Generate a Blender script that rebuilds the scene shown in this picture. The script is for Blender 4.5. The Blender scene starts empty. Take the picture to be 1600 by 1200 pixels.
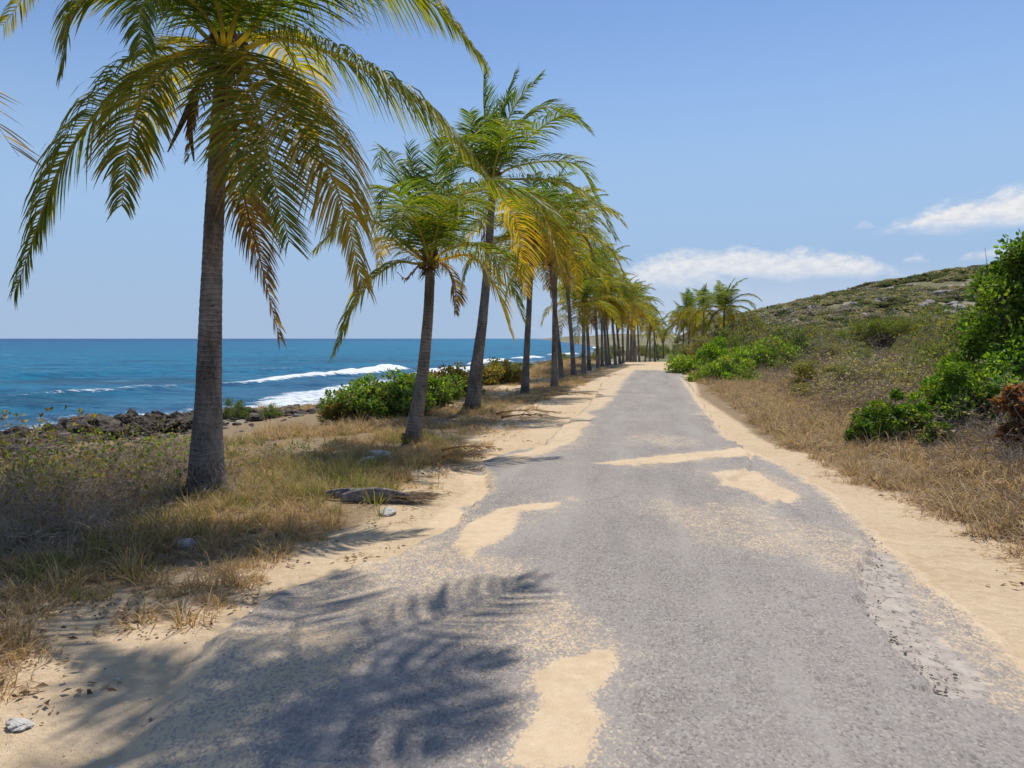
import bpy, math, random
import numpy as np
from mathutils import Vector
scene = bpy.context.scene
COL = scene.collection
R = math.radians

# ------------------------------------------------------------------ camera
CAM_Z = 1.6; FPX = 1150.0; PITCH = math.atan(71/1150)
cam = bpy.data.cameras.new("camera"); camo = bpy.data.objects.new("camera", cam); COL.objects.link(camo)
camo.location = (0, 0, CAM_Z); camo.rotation_euler = (math.pi/2 - PITCH, 0, 0)
cam.sensor_width = 36; cam.lens = 36*FPX/1600; cam.clip_start = 0.05; cam.clip_end = 60000
scene.camera = camo

# ------------------------------------------------------------------ light
SUN_EL, SHADOW = 65.0, (-0.40, -0.92)          # a high sun ahead on the right: crown shadows lie on the seaward verge
sx, sy = SHADOW; n_ = math.hypot(sx, sy); sx /= n_; sy /= n_
ldir = Vector((sx*math.cos(R(SUN_EL)), sy*math.cos(R(SUN_EL)), -math.sin(R(SUN_EL))))
sun = bpy.data.lights.new("sun", 'SUN'); suno = bpy.data.objects.new("sun", sun); COL.objects.link(suno)
sun.energy = 4.3; sun.angle = R(0.55); sun.color = (1.0, 0.95, 0.87)
suno.rotation_euler = ldir.to_track_quat('-Z', 'Y').to_euler(); suno.location = (-5, 40, 40)

world = bpy.data.worlds.new("World"); scene.world = world; world.use_nodes = True
wn = world.node_tree; wn.nodes.clear()
def N(tree, typ, **kw):
    n = tree.nodes.new(typ)
    for k, v in kw.items():
        if k.startswith('i_'):
            key = k[2:]
            n.inputs[int(key) if key.isdigit() else key.replace('_', ' ')].default_value = v
        else: setattr(n, k, v)
    return n
class T:
    """small helper to write node maths"""
    def __init__(s, tree): s.t = tree
    def m(s, op, a, b=None, c=None, clamp=False):
        n = s.t.nodes.new('ShaderNodeMath'); n.operation = op; n.use_clamp = clamp
        for i, v in enumerate((a, b, c)):
            if v is None: continue
            if isinstance(v, (int, float)): n.inputs[i].default_value = v
            else: s.t.links.new(v, n.inputs[i])
        return n.outputs[0]
    def ss(s, v, lo, hi):
        n = s.t.nodes.new('ShaderNodeMapRange'); n.interpolation_type = 'SMOOTHSTEP'
        s.t.links.new(v, n.inputs[0]); n.inputs[1].default_value = lo; n.inputs[2].default_value = hi
        return n.outputs[0]
    def mix(s, f, a, b, typ='MIX'):
        n = s.t.nodes.new('ShaderNodeMix'); n.data_type = 'RGBA'; n.blend_type = typ
        for sock, v in ((n.inputs[0], f), (n.inputs[6], a), (n.inputs[7], b)):
            if isinstance(v, (int, float)): sock.default_value = v
            elif isinstance(v, tuple): sock.default_value = (*v, 1) if len(v) == 3 else v
            else: s.t.links.new(v, sock)
        return n.outputs[2]
    def noise(s, vec, scale, detail=3, rough=0.5, out=0, dist=0.0):
        n = s.t.nodes.new('ShaderNodeTexNoise'); n.inputs['Scale'].default_value = scale
        n.inputs['Detail'].default_value = detail; n.inputs['Roughness'].default_value = rough
        n.inputs['Distortion'].default_value = dist
        if vec is not None: s.t.links.new(vec, n.inputs['Vector'])
        return n.outputs[out]
    def vor(s, vec, scale, out='Distance', feature='F1', rnd=1.0):
        n = s.t.nodes.new('ShaderNodeTexVoronoi'); n.inputs['Scale'].default_value = scale; n.feature = feature
        n.inputs['Randomness'].default_value = rnd
        if vec is not None: s.t.links.new(vec, n.inputs['Vector'])
        return n.outputs[out]
    def attr(s, name, out='Color'):
        n = s.t.nodes.new('ShaderNodeAttribute'); n.attribute_name = name; return n.outputs[out]
    def sep(s, c):
        n = s.t.nodes.new('ShaderNodeSeparateXYZ'); s.t.links.new(c, n.inputs[0]); return n.outputs
    def comb(s, x, y, z):
        n = s.t.nodes.new('ShaderNodeCombineXYZ')
        for i, v in enumerate((x, y, z)):
            if isinstance(v, (int, float)): n.inputs[i].default_value = v
            else: s.t.links.new(v, n.inputs[i])
        return n.outputs[0]
    def scale(s, v, sc):
        n = s.t.nodes.new('ShaderNodeVectorMath'); n.operation = 'MULTIPLY'
        s.t.links.new(v, n.inputs[0]); n.inputs[1].default_value = sc; return n.outputs[0]
    def bump(s, h, strength=0.5, dist=0.01, normal=None):
        n = s.t.nodes.new('ShaderNodeBump'); s.t.links.new(h, n.inputs['Height'])
        n.inputs['Strength'].default_value = strength; n.inputs['Distance'].default_value = dist
        if normal is not None: s.t.links.new(normal, n.inputs['Normal'])
        return n.outputs[0]
w = T(wn)
sky = N(wn, 'ShaderNodeTexSky', sky_type='NISHITA')
sky.sun_disc = False; sky.sun_elevation = R(SUN_EL)
sky.sun_rotation = math.atan2(-sx, -sy)      # the sky's sun stands where the lamp shines from
sky.air_density = 1.0; sky.dust_density = 0.35; sky.ozone_density = 2.6; sky.altitude = 0
tc = N(wn, 'ShaderNodeTexCoord')
gx, gy, gz = w.sep(tc.outputs['Generated'])
az = w.m('ARCTAN2', gx, gy)                   # 0 straight ahead, + to the right
el = w.m('ARCSINE', gz)
p1 = w.comb(az, w.m('MULTIPLY', el, 1.8), 0.0)
nz = w.m('SUBTRACT', w.noise(p1, 16, 8, 0.60), 0.5)
nz2 = w.m('SUBTRACT', w.noise(p1, 60, 5, 0.6), 0.5)
cl = None
def cloud(px0, px1, ytop, ybase, k=1.0, dens=1.0, soft=0.25):
    """one cumulus bank: flat foot, lumpy top; angles from the view of a far horizon"""
    global cl
    a0 = math.atan(((px0+px1)/2-800)/FPX); ra = (math.atan((px1-800)/FPX) - math.atan((px0-800)/FPX))/2
    e0 = math.atan((529-ybase)/FPX)*math.cos(a0); e1 = math.atan((529-ytop)/FPX)*math.cos(a0)
    da = w.m('DIVIDE', w.m('SUBTRACT', az, a0), ra)
    prof = w.m('SUBTRACT', 1.0, w.m('MULTIPLY', w.m('MULTIPLY', da, da), 1.0))
    top = w.m('MULTIPLY', w.m('SUBTRACT', prof, w.m('DIVIDE', w.m('SUBTRACT', el, e0), (e1-e0))), 1.0)
    f = w.m('ADD', w.m('ADD', top, w.m('MULTIPLY', nz, 2.3*k)), w.m('MULTIPLY', nz2, 0.9*k))
    a = w.ss(f, 0.0, soft*2)
    foot = w.ss(w.m('ADD', w.m('DIVIDE', w.m('SUBTRACT', el, e0), (e1-e0)), w.m('MULTIPLY', nz, 0.9)), -0.30, 0.25)
    v = w.m('MULTIPLY', w.m('MULTIPLY', a, foot), dens)
    cl = v if cl is None else w.m('MAXIMUM', cl, v)
cloud(900, 1420, 382, 430, 0.50, 0.92)
cloud(940, 1160, 388, 442, 0.5, 0.8)
cloud(1335, 1880, 284, 342, 0.5, 1.0)
cloud(1480, 1760, 368, 398, 0.8, 0.7)
cloud(1395, 1450, 394, 410, 0.9, 0.5)
cloud(1325, 1365, 346, 358, 0.9, 0.2)
cloud(2100, 3600, 330, 430, 1.0, 0.7)
cloud(-2600, -900, 380, 440, 1.0, 0.7)
# thin veil under the bank, towards the horizon on the landward side
da = w.m('DIVIDE', w.m('SUBTRACT', az, 0.30), 0.36)
veil = w.m('MULTIPLY', w.ss(w.m('SUBTRACT', 1.0, w.m('MULTIPLY', da, da)), 0.0, 1.0),
           w.m('SUBTRACT', 1.0, w.ss(w.m('ADD', el, w.m('MULTIPLY', nz, 0.05)), 0.045, 0.105)))
veil = w.m('MULTIPLY', veil, w.m('ADD', 0.36, w.m('MULTIPLY', nz, 0.9)), None, True)
SKYC = w.mix(1.0, sky.outputs[0], (0.91, 1.0, 1.12), 'MULTIPLY')
band = w.mix(w.ss(el, 0.0, 0.15), (3.35, 4.50, 6.15), (3.10, 4.6, 6.75))     # sea air: pale blue all round the horizon
SKYC = w.mix(w.m('SUBTRACT', 1.0, w.ss(el, 0.10, 0.42)), SKYC, band)
shade = w.mix(w.ss(nz2, -0.2, 0.15), (5.9, 6.2, 6.9), (7.3, 7.35, 7.5))
c0 = w.mix(veil, SKYC, (5.6, 6.2, 7.2))
c1 = w.mix(cl, c0, shade)
bg = N(wn, 'ShaderNodeBackground'); bg.inputs[1].default_value = 0.115
wn.links.new(c1, bg.inputs[0])
wo = N(wn, 'ShaderNodeOutputWorld'); wn.links.new(bg.outputs[0], wo.inputs[0])
scene.view_settings.view_transform = 'Standard'; scene.view_settings.look = 'None'
scene.view_settings.exposure = 0.0; scene.view_settings.gamma = 1; scene.view_settings.use_curve_mapping = False
scene.render.engine = 'CYCLES'
scene.cycles.max_bounces = 8; scene.cycles.transparent_max_bounces = 8
scene.cycles.diffuse_bounces = 3; scene.cycles.transmission_bounces = 4; scene.cycles.glossy_bounces = 2

# ------------------------------------------------------------------ numpy helpers
def _h(ix, iy, seed):
    h = (ix.astype(np.int64)*374761393 + iy.astype(np.int64)*668265263 + seed*1442695041) & 0xffffffff
    h = ((h ^ (h >> 13))*1274126177) & 0xffffffff
    h = ((h ^ (h >> 16))*2246822519) & 0xffffffff
    return ((h ^ (h >> 15)) & 0xffffff)/float(0xffffff)
def vn(x, y, seed=0):
    x = np.asarray(x, float); y = np.asarray(y, float)
    ix = np.floor(x); iy = np.floor(y); fx = x-ix; fy = y-iy
    fx = fx*fx*fx*(fx*(fx*6-15)+10); fy = fy*fy*fy*(fy*(fy*6-15)+10)
    a = _h(ix, iy, seed); b = _h(ix+1, iy, seed); c = _h(ix, iy+1, seed); d = _h(ix+1, iy+1, seed)
    return (a*(1-fx)+b*fx)*(1-fy) + (c*(1-fx)+d*fx)*fy
def fbm(x, y, o=4, seed=0, g=0.5):
    s = 0; a = 1; tt = 0
    x = np.asarray(x, float); y = np.asarray(y, float)
    for i in range(o):
        s = s + a*(vn(x+i*17.3, y-i*9.1, seed+i*31)-0.5)*2; tt += a; a *= g; x, y = x*1.97+0.3*y, y*1.97-0.3*x
    return s/tt
def sst(v, lo, hi):
    t = np.clip((np.asarray(v, float)-lo)/(np.asarray(hi)-lo), 0, 1); return t*t*(3-2*t)
def sdpoly(x, y, poly):
    """signed distance to a closed polygon, positive inside"""
    x = np.asarray(x, float).ravel(); y = np.asarray(y, float).ravel()
    p = np.array(poly, float); q = np.roll(p, -1, 0)
    d = np.full(x.shape, 1e18); ins = np.zeros(x.shape, bool)
    for (ax, ay), (bx, by) in zip(p, q):
        ex, ey = bx-ax, by-ay; wx, wy = x-ax, y-ay
        t = np.clip((wx*ex+wy*ey)/(ex*ex+ey*ey+1e-12), 0, 1)
        d = np.minimum(d, (wx-ex*t)**2+(wy-ey*t)**2)
        c = (ay <= y) != (by <= y)
        with np.errstate(divide='ignore', invalid='ignore'):
            xi = ax + (y-ay)*ex/(ey if ey else 1e-12)
        ins ^= c & (x < xi)
    return np.where(ins, 1, -1)*np.sqrt(d)
def sdline(x, y, pts):
    """distance to a polyline and parameter 0..1 along it"""
    best = np.full(np.shape(x), 1e18); par = np.zeros(np.shape(x)); n = len(pts)-1
    for i in range(n):
        (ax, ay), (bx, by) = pts[i][:2], pts[i+1][:2]
        ex, ey = bx-ax, by-ay; t = np.clip(((x-ax)*ex+(y-ay)*ey)/(ex*ex+ey*ey), 0, 1)
        dx, dy = x-ax-ex*t, y-ay-ey*t; d = dx*dx+dy*dy
        m = d < best; best = np.where(m, d, best); par = np.where(m, (i+t)/n, par)
    return np.sqrt(best), par
cp, sp = math.cos(PITCH), math.sin(PITCH)
def ray(px, py):
    x = (px-800)/FPX; v = (600-py)/FPX
    return np.array((x, cp+v*sp, v*cp-sp))
def at(px, py, Y):                             # the point at depth Y on a line of sight
    d = ray(px, py); return np.array((0, 0, CAM_Z)) + d*(Y/d[1])
def gp(px, py, z=0.0):                         # the point where it meets height z
    d = ray(px, py); return np.array((0, 0, CAM_Z)) + d*((z-CAM_Z)/d[2])
def g2(pts, z=0.0): return [tuple(gp(a, b, z)[:2]) for a, b in pts]

def tag(o, label=None, cat=None, group=None, kind=None):
    if label: o['label'] = label
    if cat: o['category'] = cat
    if group: o['group'] = group
    if kind: o['kind'] = kind
    return o
def me(name, v, f, mat=None, col=None, smooth=False, extra=None):
    v = np.asarray(v, np.float32); m = bpy.data.meshes.new(name)
    fs = f if isinstance(f, list) else [f]
    fs = [np.asarray(a, np.int32) for a in fs if len(a)]
    nl = sum(a.size for a in fs); nf = sum(len(a) for a in fs)
    m.vertices.add(len(v)); m.vertices.foreach_set('co', v.ravel())
    m.loops.add(nl); m.loops.foreach_set('vertex_index', np.concatenate([a.ravel() for a in fs]))
    tot = np.concatenate([np.full(len(a), a.shape[1], np.int32) for a in fs])
    m.polygons.add(nf); m.polygons.foreach_set('loop_start', np.concatenate(([0], np.cumsum(tot)[:-1])).astype(np.int32))
    m.polygons.foreach_set('loop_total', tot)
    m.polygons.foreach_set('use_smooth', np.full(nf, smooth, bool))
    m.update(calc_edges=True)
    if col is not None:
        c = np.ones((len(v), 4), np.float32); c[:, :col.shape[1]] = col
        a = m.attributes.new('Col', 'FLOAT_COLOR', 'POINT'); a.data.foreach_set('color', c.ravel())
    for k, val in (extra or {}).items():
        a = m.attributes.new(k, 'FLOAT', 'POINT'); a.data.foreach_set('value', np.asarray(val, np.float32).ravel())
    if mat: m.materials.append(mat)
    return m
def ob(name, mesh, parent=None, loc=(0, 0, 0), rz=0, sc=1):
    o = bpy.data.objects.new(name, mesh); COL.objects.link(o); o.location = loc
    o.rotation_euler = (0, 0, rz); o.scale = (sc, sc, sc) if isinstance(sc, (int, float)) else sc
    if parent: o.parent = parent
    return o
def empty(name, loc, rz=0, sc=1):
    o = ob(name, None, None, loc, rz, sc); o.empty_display_size = 0.2; return o
def grid_faces(nr, nc):
    i = np.arange(nr*nc).reshape(nr, nc)
    return np.stack((i[:-1, :-1], i[:-1, 1:], i[1:, 1:], i[1:, :-1]), -1).reshape(-1, 4)
def tubes(P0, P1, R0, R1, k=3):
    """many tapered prisms at once"""
    P0 = np.asarray(P0, float); P1 = np.asarray(P1, float); R0 = np.asarray(R0, float); R1 = np.asarray(R1, float)
    d = P1-P0; d /= np.linalg.norm(d, axis=1, keepdims=True)+1e-9
    ref = np.where(np.abs(d[:, 2:3]) > 0.9, np.array([[1., 0, 0]]), np.array([[0, 0, 1.]]))
    a = np.cross(d, ref); a /= np.linalg.norm(a, axis=1, keepdims=True)+1e-9; b = np.cross(d, a)
    ang = np.arange(k)*2*math.pi/k
    ring = a[:, None, :]*np.cos(ang)[None, :, None] + b[:, None, :]*np.sin(ang)[None, :, None]
    v = np.concatenate((P0[:, None]+ring*R0[:, None, None], P1[:, None]+ring*R1[:, None, None]), 1)
    n = len(P0); base = (np.arange(n)*2*k)[:, None]
    j = np.arange(k); f = np.stack((j, (j+1) % k, (j+1) % k+k, j+k), -1)
    f = (base[:, :, None]+f[None]).reshape(-1, 4)
    return v.reshape(-1, 3), f
def sweep(path, rad, k=12, flat=1.0):
    """one closed tube along a path"""
    path = np.asarray(path, float); n = len(path); rad = np.broadcast_to(rad, (n,) if np.ndim(rad) < 2 else np.shape(rad))
    d = np.gradient(path, axis=0); d /= np.linalg.norm(d, axis=1, keepdims=True)
    a = np.cross(d, np.array((0.03, 1.0, 0.02))); a /= np.linalg.norm(a, axis=1, keepdims=True); b = np.cross(d, a)
    ang = np.arange(k)*2*math.pi/k
    rr = rad[:, None] if np.ndim(rad) == 1 else rad
    v = path[:, None] + (a[:, None]*np.cos(ang)[None, :, None]+b[:, None]*flat*np.sin(ang)[None, :, None])*rr[:, :, None]
    i = np.arange(n*k).reshape(n, k)
    f = np.stack((i[:-1], np.roll(i[:-1], -1, 1), np.roll(i[1:], -1, 1), i[1:]), -1).reshape(-1, 4)
    v = v.reshape(-1, 3)
    v = np.vstack((v, path[-1:], path[:1])); t = n*k
    cap = np.array([[i[-1, j], i[-1, (j+1) % k], t] for j in range(k)] + [[i[0, (j+1) % k], i[0, j], t+1] for j in range(k)])
    return v, f, cap

# ------------------------------------------------------------------ materials
def material(name):
    m = bpy.data.materials.new(name); m.use_nodes = True
    t = m.node_tree; b = t.nodes['Principled BSDF']; return m, t, b, T(t)
def pos(t): return N(t, 'ShaderNodeNewGeometry').outputs['Position']

def leaf_mat(name, trans=0.4, rough=0.45, spec=0.35, tcol=(1.35, 1.25, 0.45), jitter=0.35):
    m, t, b, h = material(name)
    c = h.attr('Col'); oi = N(t, 'ShaderNodeObjectInfo')
    n1 = h.noise(pos(t), 9, 2)
    var = h.m('ADD', h.m('MULTIPLY', h.m('SUBTRACT', n1, 0.5), jitter*2), 1.0)
    var = h.m('MULTIPLY', var, h.m('ADD', 0.88, h.m('MULTIPLY', oi.outputs['Random'], 0.24)))
    cc = h.mix(1.0, c, h.comb(var, var, var), 'MULTIPLY')
    t.links.new(cc, b.inputs['Base Color']); b.inputs['Roughness'].default_value = rough
    b.inputs['Specular IOR Level'].default_value = spec
    tr = N(t, 'ShaderNodeBsdfTranslucent'); t.links.new(h.mix(1.0, cc, tcol, 'MULTIPLY'), tr.inputs[0])
    mx = N(t, 'ShaderNodeMixShader'); mx.inputs[0].default_value = trans
    t.links.new(b.outputs[0], mx.inputs[1]); t.links.new(tr.outputs[0], mx.inputs[2])
    t.links.new(mx.outputs[0], t.nodes['Material Output'].inputs[0])
    return m
M_FROND = leaf_mat('palm_leaf', 0.55, 0.50, 0.32, (2.1, 1.85, 0.40), 0.25)
M_LEAF = leaf_mat('shrub_leaf', 0.40, 0.52, 0.30, (1.6, 1.6, 0.45), 0.25)
M_FAR = leaf_mat('hill_leaf', 0.25, 0.9, 0.05, (1.3, 1.3, 0.6), 0.45)
M_GRASS = leaf_mat('grass_blade', 0.38, 0.6, 0.2, (1.25, 1.15, 0.8), 0.25)

def bark_mat():
    m, t, b, h = material('palm_bark')
    al = h.attr('along', 'Fac'); P = pos(t)
    n = h.noise(P, 6, 4); wv = h.m('ADD', h.m('MULTIPLY', al, 1/0.052), h.m('MULTIPLY', n, 1.4))
    fr = h.m('FRACT', wv)
    dark = h.m('MULTIPLY', h.ss(fr, 0.60, 0.98), h.ss(h.noise(P, 1.7, 4, 0.6), 0.30, 0.70))
    fine = h.noise(h.scale(P, (14, 14, 6)), 3, 6, 0.65)
    c = h.mix(h.ss(fine, 0.25, 0.75), (0.085, 0.072, 0.062), (0.235, 0.20, 0.17))
    c = h.mix(h.ss(h.noise(P, 2.2, 5, 0.6), 0.42, 0.7), c, (0.20, 0.185, 0.17))
    c = h.mix(h.m('MULTIPLY', dark, 0.75), c, (0.05, 0.042, 0.036))
    c = h.mix(h.m('MULTIPLY', h.ss(fr, 0.30, 0.04), h.m('MULTIPLY', h.ss(h.noise(P, 2.6, 4), 0.4, 0.6), 0.5)), c, (0.36, 0.33, 0.30))
    pits = h.ss(h.vor(h.scale(P, (1, 1, 1.3)), 7.0), 0.13, 0.05)
    c = h.mix(h.m('MULTIPLY', pits, 0.8), c, (0.02, 0.017, 0.015))
    st = h.noise(h.scale(P, (1, 1, .45)), 4.5, 5, 0.65); k_ = h.m('ADD', 0.55, h.m('MULTIPLY', h.ss(st, 0.30, 0.70), 0.95))
    c = h.mix(1.0, c, h.comb(k_, k_, k_), 'MULTIPLY')
    t.links.new(c, b.inputs['Base Color']); b.inputs['Roughness'].default_value = 0.85
    b.inputs['Specular IOR Level'].default_value = 0.25
    hh = h.m('SUBTRACT', h.m('ADD', h.m('MULTIPLY', fr, 0.5), h.m('MULTIPLY', fine, 0.8)), pits)
    t.links.new(h.bump(hh, 0.8, 0.012), b.inputs['Normal'])
    return m
M_BARK = bark_mat()
def simple_mat(name, c1, c2, scale=8, rough=0.85, bump=0.4, bd=0.01, spec=0.2):
    m, t, b, h = material(name); P = pos(t)
    n = h.noise(P, scale, 6, 0.65)
    t.links.new(h.mix(h.ss(n, 0.3, 0.7), c1, c2), b.inputs['Base Color'])
    b.inputs['Roughness'].default_value = rough; b.inputs['Specular IOR Level'].default_value = spec
    t.links.new(h.bump(n, bump, bd), b.inputs['Normal']); return m
M_TWIG = simple_mat('dead_twig', (0.19, 0.145, 0.105), (0.46, 0.375, 0.29), 14)
M_BRANCH = simple_mat('shrub_branch', (0.08, 0.06, 0.045), (0.20, 0.165, 0.13), 14)
M_CRUMB = simple_mat('asphalt_crumb', (0.13, 0.118, 0.108), (0.28, 0.25, 0.225), 60)
M_FIBRE = simple_mat('palm_fibre', (0.06, 0.04, 0.025), (0.24, 0.16, 0.09), 30, 0.9, 0.8, 0.01)
M_WHITE = simple_mat('pale_limestone', (0.34, 0.31, 0.27), (0.62, 0.59, 0.54), 14, 0.9, 0.9, 0.02)
M_GREYHUSK = simple_mat('weathered_sheath', (0.08, 0.065, 0.055), (0.30, 0.27, 0.25), 22, 0.8, 0.8, 0.008)

def rock_mat(name='shore_limestone', dark=(0.030, 0.025, 0.020), mid=(0.155, 0.122, 0.085), pale=(0.30, 0.25, 0.185)):
    m, t, b, h = material(name); P = pos(t)
    n1 = h.noise(P, 1.3, 6, 0.7); n2 = h.noise(P, 7, 6, 0.7); v = h.vor(P, 5.5)
    c = h.mix(h.ss(n2, 0.35, 0.65), dark, mid); c = h.mix(h.m('MULTIPLY', h.ss(n1, 0.52, 0.72), .8), c, pale)
    c = h.mix(h.ss(v, 0.25, 0.05), c, (0.02, 0.018, 0.016))
    t.links.new(c, b.inputs['Base Color']); b.inputs['Roughness'].default_value = 0.85
    b.inputs['Specular IOR Level'].default_value = 0.3
    t.links.new(h.bump(h.m('ADD', h.m('MULTIPLY', v, 0.8), n2), 1.0, 0.10), b.inputs['Normal'])
    return m
M_ROCK = rock_mat()
M_RUB = rock_mat('pale_rubble', (0.09, 0.075, 0.06), (0.24, 0.20, 0.155), (0.42, 0.36, 0.28))
M_ROCK2 = rock_mat('hill_limestone', (0.22, 0.19, 0.16), (0.42, 0.37, 0.31), (0.60, 0.54, 0.46))

def sand_color(h, P):
    n1 = h.noise(P, 1.1, 5, 0.6); n2 = h.noise(P, 12, 5, 0.7); n3 = h.noise(P, 170, 2, 0.6)
    c = h.mix(h.ss(n1, 0.3, 0.7), (0.500, 0.360, 0.215), (0.600, 0.450, 0.285))
    c = h.mix(h.ss(n2, 0.3, 0.8), c, (0.66, 0.515, 0.345))
    c = h.mix(h.m('MULTIPLY', h.ss(n3, 0.58, 0.72), 0.45), c, (0.20, 0.14, 0.09))
    c = h.mix(h.m('MULTIPLY', h.ss(n3, 0.38, 0.28), 0.35), c, (0.85, 0.74, 0.58))
    return c, n1, n2, n3

def ground_mat():
    m, t, b, h = material('ground_surface'); P = pos(t)
    a = h.sep(h.attr('Col')); litter, rock, green = a[0], a[1], a[2]
    sand, n1, n2, n3 = sand_color(h, P)
    nl = h.noise(P, 5, 6, 0.7); nf = h.noise(h.scale(P, (1, 1, 1)), 60, 4, 0.7)
    soil = h.mix(h.ss(nf, 0.3, 0.7), (0.13, 0.090, 0.055), (0.40, 0.29, 0.17))
    soil = h.mix(h.ss(nl, 0.4, 0.7), soil, (0.30, 0.22, 0.13))
    gr = h.mix(h.ss(nl, 0.35, 0.65), (0.10, 0.105, 0.045), (0.24, 0.215, 0.12))
    gr = h.mix(h.ss(h.noise(P, 0.13, 6, 0.7), 0.50, 0.62), gr, (0.35, 0.29, 0.22))
    rk = h.mix(h.ss(nl, 0.35, 0.65), (0.12, 0.10, 0.08), (0.40, 0.35, 0.27))
    fl = h.ss(h.m('ADD', litter, h.m('MULTIPLY', h.m('SUBTRACT', nl, 0.5), 1.1)), 0.35, 0.75)
    c = h.mix(fl, sand, soil)
    c = h.mix(h.ss(h.m('ADD', green, h.m('MULTIPLY', h.m('SUBTRACT', nl, 0.5), 0.8)), 0.3, 0.7), c, gr)
    c = h.mix(h.ss(h.m('ADD', rock, h.m('MULTIPLY', h.m('SUBTRACT', nl, 0.5), 0.8)), 0.3, 0.7), c, rk)
    t.links.new(c, b.inputs['Base Color']); b.inputs['Roughness'].default_value = 0.95
    b.inputs['Specular IOR Level'].default_value = 0.12
    # wheel ruts and ripples pressed into the sand beside the road
    lx = h.attr('across', 'Fac')
    warp = h.m('MULTIPLY', h.m('SUBTRACT', h.noise(P, 0.5, 2), 0.5), 0.25)
    wv = h.m('SINE', h.m('MULTIPLY', h.m('ADD', lx, warp), 170.0))
    tr = h.m('MULTIPLY', h.m('MULTIPLY', h.ss(lx, 1.75, 1.95), h.ss(lx, 2.65, 2.4)), h.ss(h.noise(P, 0.9, 3), 0.40, 0.58))
    hh = h.m('ADD', h.m('ADD', h.m('MULTIPLY', n2, 1.2), h.m('MULTIPLY', n3, 0.35)), h.m('MULTIPLY', h.m('MULTIPLY', wv, tr), 0.07))
    hh = h.m('ADD', hh, h.m('MULTIPLY', h.noise(P, 4.5, 4, 0.6), 2.2))
    t.links.new(h.bump(hh, 0.85, 0.022), b.inputs['Normal'])
    return m
M_GROUND = ground_mat()

def road_mat():
    m, t, b, h = material('worn_asphalt'); P = pos(t)
    a = h.sep(h.attr('Col')); sandm, pale, low = a[0], a[1], a[2]
    sand, n1, n2, n3 = sand_color(h, P)
    P2 = h.scale(P, (1, 0.6, 0.2))
    v1 = h.vor(P2, 105, 'Color'); vd = h.vor(P2, 105); ch = h.sep(v1)[0]
    v2 = h.sep(h.vor(P2, 190, 'Color'))[0]
    nb = h.noise(P, 0.8, 5, 0.6); nm = h.noise(P, 9, 5, 0.65)
    base = h.mix(h.ss(nb, 0.3, 0.7), (0.235, 0.207, 0.184), (0.300, 0.262, 0.231))
    base = h.mix(h.m('MULTIPLY', h.ss(nm, 0.45, 0.75), 0.5), base, (0.32, 0.30, 0.275))
    c = h.mix(h.m('MULTIPLY', h.ss(ch, 0.60, 0.98), 0.44), base, (0.47, 0.42, 0.37))
    c = h.mix(h.m('MULTIPLY', h.ss(ch, 0.26, 0.03), 0.55), c, (0.10, 0.09, 0.085))
    c = h.mix(h.m('MULTIPLY', h.ss(v2, 0.75, 1.0), 0.35), c, (0.50, 0.44, 0.36))
    streak = h.noise(h.comb(h.m('MULTIPLY', h.attr('across', 'Fac'), 1.5), h.m('MULTIPLY', h.sep(P)[1], 0.16), 0.0), 1.6, 5, 0.6)
    c = h.mix(h.m('MULTIPLY', h.ss(streak, 0.46, 0.66), 0.55), c, (0.36, 0.325, 0.29))
    c = h.mix(h.m('MULTIPLY', h.ss(streak, 0.44, 0.30), 0.45), c, (0.165, 0.155, 0.15))
    spot = h.ss(h.noise(P, 2.3, 6, 0.7), 0.62, 0.72)
    c = h.mix(h.m('MULTIPLY', spot, 0.35), c, (0.15, 0.135, 0.125))
    # binder worn off in streaks, a few hairline cracks
    crack = h.ss(h.vor(h.comb(h.m('ADD', h.sep(P)[0], h.m('MULTIPLY', nm, 0.5)), h.m('ADD', h.sep(P)[1], h.m('MULTIPLY', nb, 1.5)), 0.0), 0.45, 'Distance', 'DISTANCE_TO_EDGE'), 0.006, 0.0)
    crack = h.m('MULTIPLY', crack, h.ss(nb, 0.52, 0.62))
    c = h.mix(h.m('MULTIPLY', crack, 0.45), c, (0.07, 0.06, 0.055))
    conc = h.mix(h.ss(nm, 0.35, 0.7), (0.37, 0.315, 0.262), (0.50, 0.435, 0.37))
    conc = h.mix(h.m('MULTIPLY', h.ss(h.noise(h.scale(P, (1.0, 0.7, 1)), 24, 5, 0.75), 0.53, 0.62), 0.85), conc, (0.10, 0.088, 0.08))
    c = h.mix(h.ss(h.m('ADD', pale, h.m('MULTIPLY', h.m('SUBTRACT', nm, 0.5), 1.5)), 0.36, 0.60), c, conc)
    gran = h.m('ADD', h.m('MULTIPLY', h.m('SUBTRACT', ch, 0.5), 0.55), h.m('MULTIPLY', h.m('SUBTRACT', nm, 0.5), 0.9))
    sm = h.ss(h.m('ADD', sandm, gran), 0.36, 0.72)
    dust = h.m('MULTIPLY', h.ss(h.m('ADD', sandm, h.m('MULTIPLY', h.m('SUBTRACT', nm, 0.5), 0.5)), 0.05, 0.8), 0.50)
    c = h.mix(dust, c, (0.47, 0.39, 0.30))
    c = h.mix(sm, c, sand)
    t.links.new(c, b.inputs['Base Color']); b.inputs['Roughness'].default_value = 0.88
    b.inputs['Specular IOR Level'].default_value = 0.22
    agg = h.m('MULTIPLY', h.m('SUBTRACT', 1.0, sm), h.m('ADD', h.m('MULTIPLY', vd, -1.2), h.m('MULTIPLY', ch, 0.7)))
    hh = h.m('ADD', h.m('ADD', agg, h.m('MULTIPLY', n3, 0.25)), h.m('MULTIPLY', crack, -1.0))
    t.links.new(h.bump(hh, 0.45, 0.006), b.inputs['Normal'])
    return m
M_ROAD = road_mat()

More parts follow.
